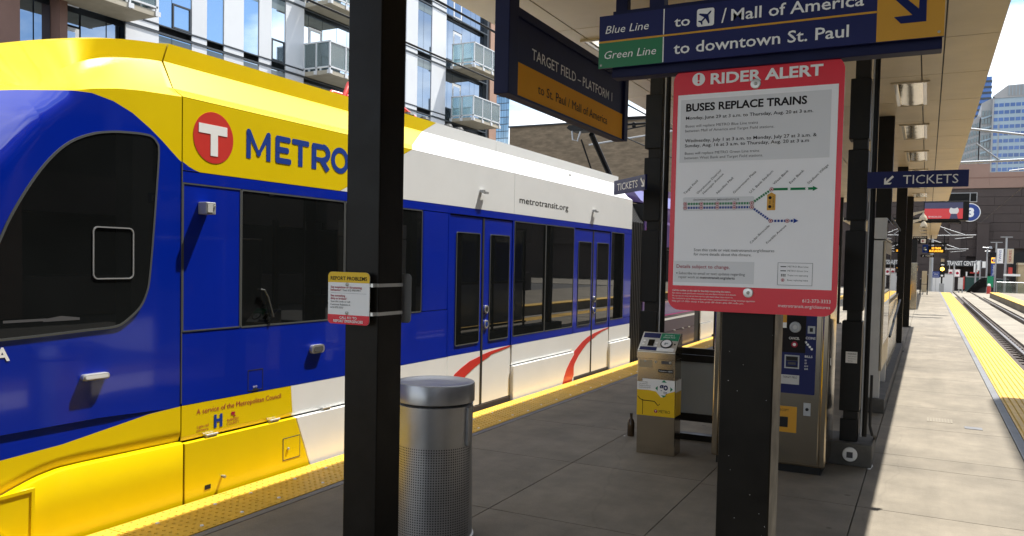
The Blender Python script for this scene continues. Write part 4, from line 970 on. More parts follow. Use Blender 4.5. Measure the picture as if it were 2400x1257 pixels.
for i, (s_, w_) in enumerate((('Para obtener ayuda gratuita para interpretar este aviso llame al n\u00famero de la derecha.', .246), ('Hu rau tus xov tooj sab xis kom tau kev pab dawb txhais daim ntawv no.', .235), ('Wac lambarka ku qoran dhinaca midig si aad u hesho caawimaad bilaash ah oo lagu turjumayo ogaysiiskan.', .317), ('H\u00e3y g\u1ecdi s\u1ed1 \u0111i\u1ec7n tho\u1ea1i \u1edf b\u00ean ph\u1ea3i \u0111\u1ec3 \u0111\u01b0\u1ee3c gi\u00fap \u0111\u1ee1 mi\u1ec5n ph\u00ed.', .275))):
    t3.text(PR, s_, -.885, 1.6315-.0105*i, w=w_, h=.0055, off=.0012)
t3.text(PR, '612-373-3333', -.401, 1.6165, w=.0965, h=.0125, off=.0012); t3.text(PR, 'metrotransit.org/closures', -.485, 1.5945+.0015, w=.180, h=.0115, off=.0012); t3.build('lettering', 'print_white', ra)
# line map
B().prism(PR, rrect(-.853, 1.953, -.583, 2.0055, .006, 4), .0004, .0018).build('map_patch', 'paper_grey', ra)
def seg(b, p, q, n, w_=.0085):
    p, q = Vector(p), Vector(q)
    for i in range(n):
        a = p+(q-p)*(i+.12)/n; c = p+(q-p)*(i+.80)/n; b.prism(PR, thick([tuple(a), tuple(c)], w_), .0004, .0024)
mg = B(); mb = B()
seg(mg, (-.844, 1.980), (-.592, 1.980), 25); seg(mg, (-.592, 1.980), (-.522, 2.030), 9); mg.prism(PR, thick([(-.522, 2.030), (-.378, 2.030)], .0085), .0004, .0024).prism(PR, [(-.378, 2.021), (-.361, 2.030), (-.378, 2.039)], .0004, .0024)
seg(mb, (-.844, 1.965), (-.592, 1.965), 25); seg(mb, (-.592, 1.965), (-.522, 1.9135), 9); seg(mb, (-.522, 1.9135), (-.441, 1.9135), 7); mb.prism(PR, [(-.441, 1.9045), (-.424, 1.9135), (-.441, 1.9225)], .0004, .0024)
B().prism(PR, R4(-.481, -.461, 1.7285, 1.7315), .0004, .0022).build('key_line', 'print_black', ra); mg.build('map_line', 'map_green', ra, kind='stuff'); B().prism(PR, R4(-.481, -.461, 1.744, 1.747), .0004, .0022).build('key_line', 'print_black', ra); mb.build('map_line', 'map_blue', ra, kind='stuff')
st_r = B(); st_w = B(); st_c = B()
stops = [(x, y) for y in (1.980, 1.965) for x in (-.844, -.781, -.720, -.656, -.592)]+[(-.522, 2.030), (-.522, 1.9135), (-.463, 1.9135), (-.472, 1.6958)]
for x, y in stops:
    r_ = .0075 if y > 1.7 else .0062
    st_r.prism(PR, disc(x, y, r_, 14), .0004, .0028); st_w.prism(PR, disc(x, y, r_*.74, 14), .0004, .0031); st_c.prism(PR, rrect(x-r_*.42, y-r_*.4, x+r_*.42, y+r_*.4, .001, 2), .0004, .0034)
for x in (-.460, -.399): st_w.prism(PR, disc(x, 2.030, .0052, 14), .0004, .0030)
st_r.build('map_stop_ring', 'print_crimson', ra); st_w.build('map_stop', 'print_white', ra); st_c.build('map_stop_bus', 'print_crimson', ra)
B().prism(PR, [(-.537, 1.953), (-.507, 1.953), (-.507, 2.010), (-.522, 2.019), (-.537, 2.010)], .0004, .0022).build('map_tag', 'sign_yellow', ra)
B().prism(PR, disc(-.5265, 1.999, .006, 12), .0004, .0026).prism(PR, disc(-.5265, 1.966, .006, 12), .0004, .0026).prism(PR, thick([(-.5265, 1.976), (-.5265, 1.989)], .002), .0004, .0026).text(PR, 'NEW SERVICE', -.5115, 1.962, w=.042, h=.005, ang=math.pi/2, off=.0026).build('map_tag_print', 'print_black', ra)
b = B()
for i in range(3):
    for j in range(2): b.prism(PR, R4(-.4785+.006*i, -.4745+.006*i, 1.7095+.005*j, 1.713+.005*j), .0004, .0022)
b.build('map_key', 'print_black', ra)
for x, z in ((-.592, 2.4225), (-.595, 1.6445)):
    k = B().lathe((x, YR, z), [(.0185, 0), (.0185, .0025), (.016, .004), (.007, .0045)], 24, 'y').build('washer', 'alum', ra); B().lathe((x, YR-.004, z), [(.007, 0), (.006, .004), (0, .005)], 6, 'y').build('bolt_head', 'bolt', k)

# report problems sign, banded to the left post
rp_ = thing('report_problems_sign', 'small yellow, white and red report problems sign strapped to the left post', 'sign', (-2.504, 3.13, 1.41))
PQ = PY(3.13); A0, A1, C0, C1 = -2.630, -2.377, 1.418, 1.673
B().prism(PQ, rrect(A0, C0, A1, C1, .022, 6), .003).build('panel', 'print_white', rp_)
def cap_top(z): return [p for p in rrect(A0, C0, A1, C1, .022, 6)]
def clip(pts, z0, z1):
    out = []
    for (x, z) in pts: out.append((x, min(max(z, z0), z1)))
    res = []
    for p in out:
        if not res or (abs(p[0]-res[-1][0])+abs(p[1]-res[-1][1])) > 1e-5: res.append(p)
    return res
B().prism(PQ, clip(rrect(A0, C0, A1, C1, .022, 6), 1.622, 9), .0006, .0007).build('top_band', 'wrap_yellow', rp_); B().prism(PQ, clip(rrect(A0, C0, A1, C1, .022, 6), 0, 1.464), .0006, .0007).build('bottom_band', 'alert_red', rp_)
B().text(PQ, 'REPORT PROBLEMS', -2.614, 1.634, w=.222, h=.017, bold=.02).text(PQ, 'Text 612-900-0411', -2.540, 1.580, w=.112, h=.010).text(PQ, 'Scan this code or call', -2.613, 1.524, w=.120, h=.009).text(PQ, 'Customer Relations at', -2.613, 1.509, w=.122, h=.009).text(PQ, '612-373-3333', -2.613, 1.494, w=.078, h=.009).build('lettering', 'print_black', rp_)
B().text(PQ, 'See suspicious or threatening', -2.613, 1.594, w=.190, h=.010, bold=.02).text(PQ, 'behavior?', -2.613, 1.580, w=.066, h=.010, bold=.02).text(PQ, 'See something', -2.613, 1.552, w=.090, h=.010, bold=.02).text(PQ, 'dirty or broken?', -2.613, 1.538, w=.098, h=.010, bold=.02).build('lettering', 'print_crimson', rp_)
B().prism(PQ, R4(-2.613, -2.395, 1.5695, 1.5703), .0004, .0008).build('divider_line', 'print_grey', rp_)
B().text(PQ, 'CALL 911 TO', -2.5035, 1.444, w=.105, h=.012, bold=.02, align='C', off=.002).text(PQ, 'REPORT EMERGENCIES', -2.5035, 1.427, w=.180, h=.012, bold=.02, align='C', off=.002).build('lettering', 'print_white', rp_)
for z in (1.613, 1.474):
    B().lathe((-2.512, 3.13, z), [(.0095, 0), (.0095, .002), (.004, .004), (0, .005)], 14, 'y').build('rivet', 'bolt', rp_)
    B().ring(PZ(z+.008), [(-2.553, 3.163), (-2.349, 3.163), (-2.349, 3.367), (-2.553, 3.367)], [(-2.551, 3.165), (-2.351, 3.165), (-2.351, 3.365), (-2.551, 3.365)], .017).box(-2.55, -2.36, 3.134, 3.166, z-.009, z+.008).build('steel_band', 'alum', rp_)
bs = thing('blank_plate', 'bare grey metal back of a sign strapped behind the left post', 'sign', (-2.36, 3.40, 1.41))
B().prism(PY(3.395), rrect(-2.575, 1.418, -2.318, 1.668, .022, 6), .003).build('panel', 'galv', bs)

# wayfinding sign and its beam
wf = thing('wayfinding_sign', 'long navy overhead sign listing Blue Line and Green Line with a yellow arrow block', 'sign', (-.59, 3.05, 2.52))
YB = 3.05; PB = PY(YB)
B().prism(PB, R4(-1.199, .021, 2.520, 2.726), .012).build('panel', 'navy', wf)
B().prism(PB, R4(-1.199, -.9365, 2.520, 2.6195), .001, .001).build('green_field', 'green', wf)
B().prism(PB, R4(-1.199, -.1855, 2.6195, 2.6265), .001, .0014).build('yellow_rule', 'sign_yellow', wf)
B().prism(PB, R4(-.1845, .021, 2.5205, 2.726), .001, .0014).build('yellow_field', 'sign_yellow', wf)
B().prism(PB, R4(-.9365, -.9325, 2.522, 2.6185), .001, .0014).prism(PB, R4(-.9365, -.9325, 2.628, 2.7245), .001, .0014).build('white_rule', 'print_white', wf)
L = B()
L.text(PB, 'Blue Line', -1.172, 2.6545, w=.178, h=.030, shear=.22, off=.002); L.text(PB, 'Green Line', -1.174, 2.5555, w=.212, h=.030, shear=.22, off=.002)
L.text(PB, 'to', -.893, 2.6515, w=.061, h=.036, bold=.012, off=.002); L.prism(PB, rrect(-.8065, 2.641, -.7415, 2.707, .008, 4), .001, .002)
L.prism(PB, [(-.7145, 2.646), (-.709, 2.646), (-.696, 2.699), (-.7015, 2.699)], .001, .002)
L.text(PB, 'Mall of America', -.679, 2.6505, w=.452, h=.041, bold=.012, off=.002); L.text(PB, 'to downtown St. Paul', -.893, 2.5485, w=.621, h=.041, bold=.012, off=.002); L.build('lettering', 'print_white', wf)
def tr2(pts, cx_, cy_, s_, a): ca, sa = math.cos(a), math.sin(a); return [(cx_+s_*(x*ca-y*sa), cy_+s_*(x*sa+y*ca)) for x, y in pts]
plane = [(0, 1.0), (.09, .85), (.10, .40), (.85, -.12), (.85, -.30), (.10, -.10), (.08, -.60), (.32, -.80), (.32, -.93), (0, -.84), (-.32, -.93), (-.32, -.80), (-.08, -.60), (-.10, -.10), (-.85, -.30), (-.85, -.12), (-.10, .40), (-.09, .85)]
B().prism(PB, tr2(plane, -.774, 2.674, .031, math.radians(-45)), .001, .0032).build('aeroplane_symbol', 'print_navy', wf)
ar = [(-.033, 2.574), (-.034, 2.690), (-.0555, 2.690), (-.0565, 2.6185), (-.130, 2.690), (-.160, 2.690), (-.0755, 2.5995), (-.1315, 2.5985), (-.110, 2.5745)]
B().prism(PB, ar, .001, .0028).build('arrow', 'print_navy', wf)
for x, z in ((-1.188, 2.532), (.006, 2.535)): B().lathe((x, YB, z), [(.005, 0), (.004, .003), (0, .0035)], 10, 'y').build('screw', 'bolt', wf)
B().box(-1.155, .017, 3.085, 3.155, 2.487, 2.535).build('lower_beam', 'navy_beam', wf, bevel=.003)
B().box(-1.155, .017, 3.085, 3.155, 2.70, 2.75).build('upper_beam', 'navy_beam', wf)
for x in (-1.0, -.6, -.2): B().box(x, x+.04, YB+.012, 3.09, 2.537, 2.70).build('bracket', 'navy_beam', wf)
for x in (-.98, -.14): B().box(x-.03, x+.03, 3.10, 3.15, 2.75, ZC).build('hanger', 'navy_beam', wf)

# hanging platform sign
tf = thing('hanging_platform_sign', 'navy and amber hanging sign naming the platform, seen at a steep angle', 'sign', (-1.54, 3.55, 2.4))
XT = -1.52; PT = PX(XT)
B().prism(PT, R4(2.951, 4.245, 2.424, 2.740), .04).build('panel', 'navy_beam', tf)
B().prism(PT, R4(2.953, 4.236, 2.426, 2.560), .001, .001).build('amber_field', 'amber', tf)
B().box(XT-.055, XT+.012, 2.866, 2.951, 2.414, ZC).build('hanger', 'navy_beam', tf, bevel=.003); B().box(XT-.055, XT+.012, 4.245, 4.302, 2.420, ZC).build('hanger', 'navy_beam', tf, bevel=.003)
B().box(XT-.055, XT+.010, 2.951, 4.245, 2.740, 2.775).box(XT-.045, XT+.006, 2.951, 4.245, 2.414, 2.424).build('frame_bar', 'navy_beam', tf)
B().text(PT, 'TARGET FIELD \u2013 PLATFORM 1', 3.095, 2.600, w=.975, h=.044, bold=.006, off=.002).build('lettering', 'print_white', tf)
B().text(PT, 'to St. Paul / Mall of America', 3.160, 2.468, w=.845, h=.040, off=.0025).build('lettering', 'print_black', tf)

# tickets signs
def arrow_sw(cx_, cz, s_): return [(cx_-s_, cz-s_), (cx_+.25*s_, cz-s_), (cx_+.60*s_, cz-.62*s_), (cx_-.28*s_, cz-.62*s_), (cx_+s_, cz+.66*s_), (cx_+.66*s_, cz+s_), (cx_-.62*s_, cz-.28*s_), (cx_-.62*s_, cz+.60*s_), (cx_-s_, cz+.25*s_)]
tk = thing('tickets_sign', 'navy tickets sign with white arrow sticking out over the sunlit platform', 'sign', (-.09, 7.5, 2.42), 'tickets signs')
PK = PY(7.5)
B().prism(PK, R4(-.480, .272, 2.418, 2.556), .025).build('panel', 'navy', tk, bevel=.002)
B().text(PK, 'TICKETS', -.207, 2.449, w=.405, h=.072, bold=-.002).prism(PK, arrow_sw(-.313, 2.485, .037), .001, .0015).build('lettering', 'print_white', tk)
t4 = thing('tickets_sign', 'grey-blue tickets sign angled in front of the white train roof', 'sign', (-2.63, 7.5, 2.42), 'tickets signs')
dirv = vec(.69, -.724, 0).normalized(); o4 = vec(-2.80, 7.62, 0)
PL = (o4, dirv, UZ)
B().prism(PL, R4(0, .705, 2.415, 2.553), .02).build('panel', 'navy', t4)
B().text(PL, 'TICKETS', .085, 2.450, w=.465, h=.066, bold=.004).build('lettering', 'print_white', t4)
B().prism(PL, [(-p[0]+.650+.313, p[1]) for p in [(x+.313, z) for x, z in arrow_sw(0, 2.487, .044)]], .001, .0015).build('arrow', 'print_white', t4)

# ================================================================ TICKET MACHINE, VALIDATOR, BIN, BOTTLE
tm = thing('ticket_machine', 'stainless steel ticket vending machine with a navy front behind the alert sign', 'ticket machine', (-1.2, 7.4, 0))
YM = 7.10; PM = PY(YM)
B().box(-1.635, -.70, YM+.01, YM+.62, .06, 1.95).build('cabinet', 'steel_warm', tm, bevel=.02)
B().box(-1.60, -.73, YM+.03, YM+.58, 0, .06).build('plinth', 'black_metal', tm)
B().prism(PM, R4(-1.575, -.757, .09, 1.92), .02).build('front_door', 'steel', tm, bevel=.004)
for x0, x1 in ((-1.637, -1.583), (-.749, -.695)): B().box(x0, x1, YM-.012, YM+.05, .07, 1.94).build('corner_trim', 'steel_warm', tm, bevel=.012)
B().prism(PM, R4(-1.50, -.797, .675, 1.80), .004, .006).build('control_panel', 'navy', tm)
B().prism(PM, R4(-1.50, -.880, 1.02, 1.80), .004, .009).build('keypad_area', 'print_black', tm)
b = B().prism(PM, R4(-1.46, -1.10, 1.30, 1.66), .003, .010); b.build('screen', 'train_glass', tm)
k = B().lathe((-.965, YM-.010, 1.235), [(.046, 0), (.046, .01), (.038, .014), (.030, .014), (.026, .006), (0, .006)], 28, 'y').build('card_reader', 'galv', tm); B().lathe((-.965, YM-.016, 1.235), [(.018, 0), (.016, .006), (0, .007)], 20, 'y').build('reader_lens', 'booth_grey', k)
k = B().lathe((-.967, YM-.009, 1.089), [(.025, 0), (.025, .006), (.020, .008), (0, .008)], 24, 'y').build('cancel_button', 'print_crimson', tm); B().lathe((-.967, YM-.018, 1.089), [(.013, 0), (.013, .002), (0, .002)], 16, 'y').build('button_face', 'print_white', k)
k = B().prism(PM, R4(-.866, -.808, 1.188, 1.250), .01, .014).build('coin_slot', 'galv', tm); B().prism(PM, R4(-.850, -.825, 1.203, 1.235), .004, .016).build('slot_opening', 'black', k)
L = B().text(PM, 'CANCEL', -1.013, 1.131, w=.085, h=.020, bold=.01, off=.012).text(PM, 'COINS', -.880, 1.139, w=.077, h=.020, bold=.01, off=.0085).text(PM, 'BILLS', -.882, .985, w=.060, h=.018, bold=.01, off=.0085)
for i, s_ in enumerate(('$1', '$5', '$10', '$20')): L.text(PM, s_, -.882, .955-.024*i, h=.013, off=.0085)
L.build('lettering', 'print_white', tm)
for i in range(4): B().lathe((-.878+.016*i, YM-.006, 1.112-.018*i), [(.010, 0), (.010, .003), (0, .003)], 14, 'y').build('coin_mark', 'print_white', tm)
k = B().ring(PM, R4(-1.043, -.925, .885, .998), R4(-1.033, -.935, .895, .988), .004, .010).build('bill_slot', 'galv', tm)
B().prism(PM, R4(-1.030, -.938, .955, .984), .004, .012).prism(PM, R4(-1.030, -.938, .897, .906), .004, .012).build('slot_opening', 'black', k); B().ring(PM, R4(-1.033, -.935, .950, .988), R4(-1.028, -.940, .955, .983), .004, .013).prism(PM, R4(-1.015, -.953, .918, .938), .004, .012).build('slot_trim', 'print_grey', k)
k = B().prism(PM, R4(-1.10, -.921, .752, .830), .003, .009).build('station_plate', 'booth_grey', tm); B().text(PM, 'TARGET FIELD', -1.052, .803, w=.115, h=.016, off=.010).build('lettering', 'print_black', k)
k = B().prism(PM, R4(-1.20, -.931, .342, .562), .004, .006).build('receipt_panel', 'sign_yellow', tm); B().text(PM, 'RECEIPT', -1.08, .520, w=.085, h=.018, off=.007).build('lettering', 'print_black', k); B().prism(PM, R4(-1.15, -1.0, .385, .472), .004, .009).build('receipt_tray', 'black', k)
k = B().prism(PM, R4(-.879, -.823, .497, .604), .004, .006).build('door_lock', 'galv', tm); B().lathe((-.851, YM-.006, .55), [(.014, 0), (.012, .008), (0, .01)], 12, 'y').build('lock_barrel', 'black_metal', k)
k = B().prism(PM, R4(-1.075, -1.035, 1.27, 1.36), .002, .012).build('fare_sticker', 'sign_yellow', tm); B().prism(PM, R4(-1.075, -1.035, 1.225, 1.27), .002, .012).build('fare_sticker', 'print_white', tm)
B().box(-.693, -.692, YM+.10, YM+.16, .92, .98).build('side_sticker', 'print_white', tm)

kv = thing('fare_validator', 'slim steel fare card validator with a slanted top and yellow and white wrap', 'validator', (-2.15, 7.2, 0))
XA, XB = -2.335, -1.985
B().add([(XA+.01, YM, 0), (XB+.015, YM, 0), (XB+.015, YM+.20, 0), (XA+.01, YM+.20, 0), (XA, YM, .885), (XB, YM, .885), (XB, YM+.20, .885), (XA, YM+.20, .885)], [(3,2,1,0),(4,5,6,7),(0,1,5,4),(1,2,6,5),(2,3,7,6),(3,0,4,7)]).build('body', 'steel_warm', kv, bevel=.004)
B().add([(XA-.004, YM-.012, .875), (XB+.004, YM-.012, .875), (XB+.004, YM+.215, .875), (XA-.004, YM+.215, .875), (XA-.004, YM-.012, .940), (XB+.004, YM-.012, .940), (XB+.004, YM+.18, 1.105), (XA-.004, YM+.18, 1.105), (XB+.004, YM+.215, 1.10), (XA-.004, YM+.215, 1.10)],
        [(3,2,1,0), (0,1,5,4), (4,5,6,7), (7,6,8,9), (1,2,8,6,5), (2,3,9,8), (3,0,4,7,9)]).build('head', 'steel_warm', kv, bevel=.004)
sv = vec(0, .192, .165).normalized(); PS = (vec(XA, YM-.012, .940), UX, sv); W_ = XB-XA
B().prism(PS, R4(.0, W_, .006, .246), .002, .003).build('top_plate', 'alum', kv)
B().prism(PS, R4(.012, .170, .175, .236), .001, .004).prism(PS, R4(.012, .170, .016, .058), .001, .004).build('label_field', 'navy', kv)
B().prism(PS, R4(.175, W_-.004, .150, .240), .001, .0036).build('label_field', 'sign_green', kv); B().prism(PS, R4(.175, W_-.02, .016, .055), .001, .004).build('label_field', 'print_white', kv)
B().text(PS, 'PAY FOR A', .255, .205, w=.09, h=.016, off=.005, align='C').text(PS, 'SINGLE RIDE', .255, .180, w=.11, h=.016, off=.005, align='C').build('lettering', 'print_white', kv)
B().prism(PS, R4(.075, .130, .070, .150), .002, .006).build('display', 'train_glass', kv)
for x, y in ((.035, .09), (.035, .13), (.155, .075), (.155, .11)): B().prism(PS, disc(x, y, .012, 12), .003, .008).build('button', 'print_white', kv)
k = B().prism(PS, disc(.248, .105, .056, 28), .006, .010).build('card_target', 'rubber', kv); B().prism(PS, disc(.248, .105, .045, 28), .002, .013).build('target_face', 'paper', k); B().text(PS, 'go', .248, .095, h=.024, off=.015, align='C', bold=.02).build('lettering', 'teal', k)
B().prism(PS, disc(.325, .105, .009, 12), .003, .006).build('indicator', 'black', kv)
PV = PY(YM)
def wrapx(z): return (XA+.01*(1-z/.885), XB+.015*(1-z/.885))
a, c = wrapx(.46), wrapx(.66)
B().prism(PV, [(a[0], .352), (a[1]+.003, .358), (c[1], .690), (c[0]+.05, .690), (c[0]+.05, .665), (c[0], .660)], .001, .002).build('white_wrap', 'print_white', kv)
B().prism(PV, [(a[0], .352), (a[1]+.003, .356), (a[1]-.002, .595), (-2.06, .565), (-2.075, .535), (-2.105, .530), (-2.155, .580), (-2.22, .588), (a[0]-.002, .585)], .001, .003).build('yellow_wrap', 'wrap_yellow', kv)
B().prism(PX(XB+.006), R4(YM+.005, YM+.19, .36, .58), .001, .006).build('side_wrap', 'wrap_yellow', kv); B().prism(PX(XB+.006), R4(YM+.005, YM+.19, .582, .69), .001, .006).build('side_wrap', 'print_white', kv)
B().text(PV, 'go', -2.122, .600, w=.080, h=.062, bold=.03, off=.004).text(PV, 'to', -2.083, .563, w=.034, h=.030, off=.004).build('lettering', 'print_navy', kv)
for pts in ([(-2.08, .690), (-2.055, .668), (-2.105, .668)], [(-2.08, .530), (-2.055, .550), (-2.105, .550)], [(-2.160, .610), (-2.138, .588), (-2.138, .632)], [(-1.998, .610), (-2.020, .588), (-2.020, .632)]): B().prism(PV, pts, .0008, .004).build('wrap_arrow', 'sign_green', kv)
L = B().text(PV, 'METRO', -2.122, .388, w=.105, h=.026, off=.004)
for i, s_ in enumerate(('TOUCH HERE', 'TAP AND GO', 'TRANSFER TO ANOTHER', 'VALIDATE NOW')): L.text(PV, s_, -2.318, .655-.017*i, w=.115 if i > 1 else .085, h=.008, off=.004)
L.build('lettering', 'print_black', kv)
ln = [(-2.325, .525), (-2.30, .50), (-2.27, .490), (-2.20, .490), (-2.165, .488), (-2.13, .452), (-2.115, .47)]
b = B().prism(PV, thick(ln, .007), .0008, .004).prism(PV, thick([(-2.275, .50), (-2.275, .36)], .005), .0008, .004); b.build('route_line', 'print_black', kv)
B().prism(PV, disc(-2.150, .400, .016, 18), .0008, .004).build('emblem_disc', 'print_crimson', kv); B().text(PV, 'T', -2.150, .391, h=.018, off=.006, align='C', bold=.03).build('emblem_letter', 'print_white', kv)
B().prism(PV, R4(-2.318, -2.195, .793, .862), .003, .003).build('paper_slip', 'tan_box', kv)
for x in (-2.262, -2.165, -2.03): B().lathe((x, YM, .850), [(.011, 0), (.011, .004), (.005, .006), (0, .006)], 12, 'y').build('lock', 'bolt', kv)
k = B().prism(PV, R4(-2.136, -2.0, .757, .785), .001, .003).build('number_plate', 'print_black', kv); B().text(PV, 'Validator 10091', -2.130, .765, w=.124, h=.012, off=.004).build('lettering', 'print_white', k)
k = B().prism(PV, R4(-2.11, -2.02, .835, .862), .001, .003).build('small_sticker', 'print_grey', kv)

# bin
bn = thing('trash_bin', 'round grey metal litter bin with perforated sides beside the left post', 'bin', (-2.72, 4.27, 0))
cb_ = (-2.72, 4.27, 0)
B().lathe(cb_, [(.244, .862), (.248, .866), (.248, .972), (.244, .979), (.232, .981), (.215, .974), (.10, .968), (0, .966)], 56).build('lid', 'can', bn, smooth=40)
B().lathe(cb_, [(.225, .84), (.225, .87)], 48).build('lid_gap', 'black', bn)
B().lathe(cb_, [(.236, .600), (.239, .845), (.225, .852)], 56).build('upper_band', 'can', bn, smooth=40)
B().lathe(cb_, [(.222, 0.0), (.222, .60)], 40).build('liner', 'black', bn)
b = B(); nc, nr = 96, 38; dz = .58/nr; hv = .48
for i in range(nr):
    for j in range(nc):
        a0, a1 = 2*math.pi*j/nc, 2*math.pi*(j+1)/nc; z0, z1 = .02+i*dz, .02+(i+1)*dz
        am, zm = (a0+a1)/2, (z0+z1)/2; da, dh = (a1-a0)/2*hv, dz/2*hv
        def Q(a, z, r=.236+.002): r = .246-.010*z/.6; return (cb_[0]+r*math.cos(a), cb_[1]+r*math.sin(a), z)
        b.add([Q(a0, z0), Q(a1, z0), Q(a1, z1), Q(a0, z1), Q(am-da, zm-dh), Q(am+da, zm-dh), Q(am+da, zm+dh), Q(am-da, zm+dh)], [(0,1,5,4),(1,2,6,5),(2,3,7,6),(3,0,4,7)])
b.build('perforated_shell', 'can', bn, recalc=False, kind='stuff')
B().lathe(cb_, [(.255, 0), (.255, .02), (.236, .025)], 48).build('base_ring', 'can', bn)
B().box(-2.50, -2.465, 4.25, 4.29, .60, .84).build('side_hinge', 'can', bn, bevel=.004)

bo = thing('bottle', 'small dark glass bottle left on the ground beside the validator', 'bottle', (-2.60, 7.75, 0))
B().lathe((-2.60, 7.75, 0), [(.034, 0), (.036, .01), (.036, .13), (.030, .155), (.014, .18), (.013, .215), (.015, .218), (.015, .228), (0, .228)], 20).build('glass_body', 'bottle', bo, smooth=50)
B().prism(PZ(.0015), [(-2.66, 7.70), (-2.645, 7.695), (-2.64, 7.71), (-2.655, 7.715)], .001).build('bottle_scrap', 'print_white', bo)

# windscreen bay between validator and ticket machine
ws = thing('low_windscreen', 'black framed grey glass windscreen between the validator and the ticket machine', 'windscreen', (-1.95, 7.9, 0))
for z0, z1 in ((.775, .845), (.850, .912), (.185, .262)): B().box(-2.45, -1.66, 7.90, 7.95, z0, z1).build('rail', 'post', ws, bevel=.003)
B().box(-2.43, -1.68, 7.92, 7.93, .262, .775).build('glass_pane', 'frosted_glass', ws)
B().box(-2.45, -1.66, 7.88, 7.98, .0, .06).build('sill', 'post', ws)
for x in (-2.47, -1.68): B().box(x, x+.05, 7.89, 7.96, 0, 2.2).build('upright', 'post', ws)

# ================================================================ POSTER CABINET, GLASS SCREEN
pc = thing('poster_cabinet', 'tall grey metal poster cabinet standing on a dark kerb right of the post', 'display cabinet', (-.55, 11.4, .17))
xa, xb, y0, y1 = -.640, -.445, 10.65, 12.35
B().box(xa, xb-.02, y0, y0+.10, .17, 2.075).build('end_panel', 'booth_grey', pc, bevel=.004); B().box(xa, xb-.02, y1-.10, y1, .17, 2.075).build('end_panel', 'booth_grey', pc, bevel=.004)
B().box(xa, xb-.02, y0+.10, y1-.10, .55, 2.075).build('case', 'booth_grey', pc)
B().box(xa, xb, y0, y1, 2.09, 2.345).build('header_box', 'booth_grey', pc, bevel=.006)
B().prism(PX(xb), R4(y0+.08, y1-.08, 2.11, 2.33), .002, .004).build('header_glass', 'train_glass', pc)
B().ring(PX(xb-.005), R4(y0, y1, .50, 2.07), R4(y0+.14, y1-.14, .80, 1.92), .03, .0).build('door_frame', 'soffit', pc)
B().prism(PX(xb-.012), R4(y0+.14, y1-.14, .80, 1.92), .004).build('poster', 'print_white', pc); B().prism(PX(xb-.010), R4(y0+.2, y1-.7, .85, 1.25), .001, .0).build('poster_block', 'sign_yellow', pc); B().prism(PX(xb-.010), disc(11.6, 1.6, .18, 20), .001, .0).build('poster_disc', 'teal', pc)
B().prism(PX(xb-.006), R4(y0+.14, y1-.14, .80, 1.92), .002).build('door_pane', 'shelter_glass', pc)
kb = struct(B().box(-.72, -.40, 10.58, 19.4, 0, .17).build('kerb', 'concrete_dark', bevel=.01))
gs = thing('glass_windscreen', 'long clear glass windscreen with black uprights beyond the poster cabinet', 'windscreen', (-.55, 16, .17))
for i in range(4):
    ya = 12.75+1.58*i
    p = B().box(-.545, -.505, ya, ya+.05, .17, 2.5).build('upright', 'post', gs)
for i in range(4):
    ya = 12.75+1.58*i
    if i < 3:
        B().box(-.504, -.494, ya+.01, ya+1.57, .30, 1.20).build('glass_pane', 'frosted_glass', gs); B().box(-.504, -.494, ya+.01, ya+1.57, 1.26, 2.45).build('glass_pane', 'shelter_glass', gs)
for z in (.24, 1.21, 2.46): B().box(-.55, -.490, 12.75, 17.6, z, z+.045).build('rail', 'post', gs)
B().tube([(-.45, 12.9, .75), (-.45, 14.2, .86), (-.45, 14.3, .90), (-.45, 15.6, .98), (-.45, 17.5, 1.12)], .018, 8).build('lean_rail', 'post', gs)

# ================================================================ DISTANT PLATFORM FURNITURE
vs = thing('video_screen', 'dark framed video screen showing a red advert under the canopy gap', 'screen', (.6, 34, 3.6))
PVs = PY(34.0); kk = lambda k: k*34.0; rz = lambda r: 1.75+r*34.0
B().box(kk(-.006), kk(.0378), 34.0, 34.25, rz(.0525), rz(.0735)).build('housing', 'black_metal', vs, bevel=.01)
B().prism(PVs, R4(kk(-.005), kk(.032), rz(.0545), rz(.0655)), .002, .003).build('screen_face', 'screen_red', vs)
B().prism(PVs, R4(kk(-.005), kk(.032), rz(.0656), rz(.0722)), .002, .003).build('screen_upper', 'screen_dark', vs)
B().text(PVs, 'VSCO.CO', kk(.0012), rz(.0558), w=kk(.0105), h=.055, bold=.01, off=.006).ring(PVs, disc(kk(.0000), rz(.0567), .032, 18), disc(kk(.0000), rz(.0567), .018, 18), .002, .006).build('screen_text', 'screen_white', vs)
b = B().prism(PVs, disc(kk(.0235), rz(.0632), .155, 22), .002, .006); b.build('screen_figure', 'screen_white', vs)
B().prism(PVs, [(kk(.0195), rz(.0545)), (kk(.0275), rz(.0545)), (kk(.0262), rz(.0598)), (kk(.0208), rz(.0598))], .002, .007).build('screen_figure', 'screen_dark', vs); B().prism(PVs, disc(kk(.0235), rz(.0685), .13, 18, .10), .002, .008).build('screen_figure', 'screen_dark', vs)
for x in (.0, .026): B().box(kk(x), kk(x)+.07, 34.05, 34.2, rz(.050), rz(.0525)).build('bracket', 'black_metal', vs)
B().box(kk(.012), kk(.014), 34.05, 34.2, rz(.0735), ZC+.6).build('hanger', 'black_metal', vs); B().box(-.7, 1.0, 34.10, 34.2, 3.46, 3.53).build('support_bar', 'black_metal', vs)
t = thing('display_case', 'empty dark box frame with a pale edge above the video screen', 'frame', (.9, 36, 4.3))
B().box(.55, 1.62, 36, 36.3, 4.35, 4.72).build('box', 'black_metal', t); B().ring(PY(36), R4(.55, 1.62, 4.35, 4.72), R4(.58, 1.59, 4.38, 4.69), .01, .004).box(1.36, 1.39, 35.98, 36.0, 4.36, 4.70).build('pale_edge', 'galv', t)
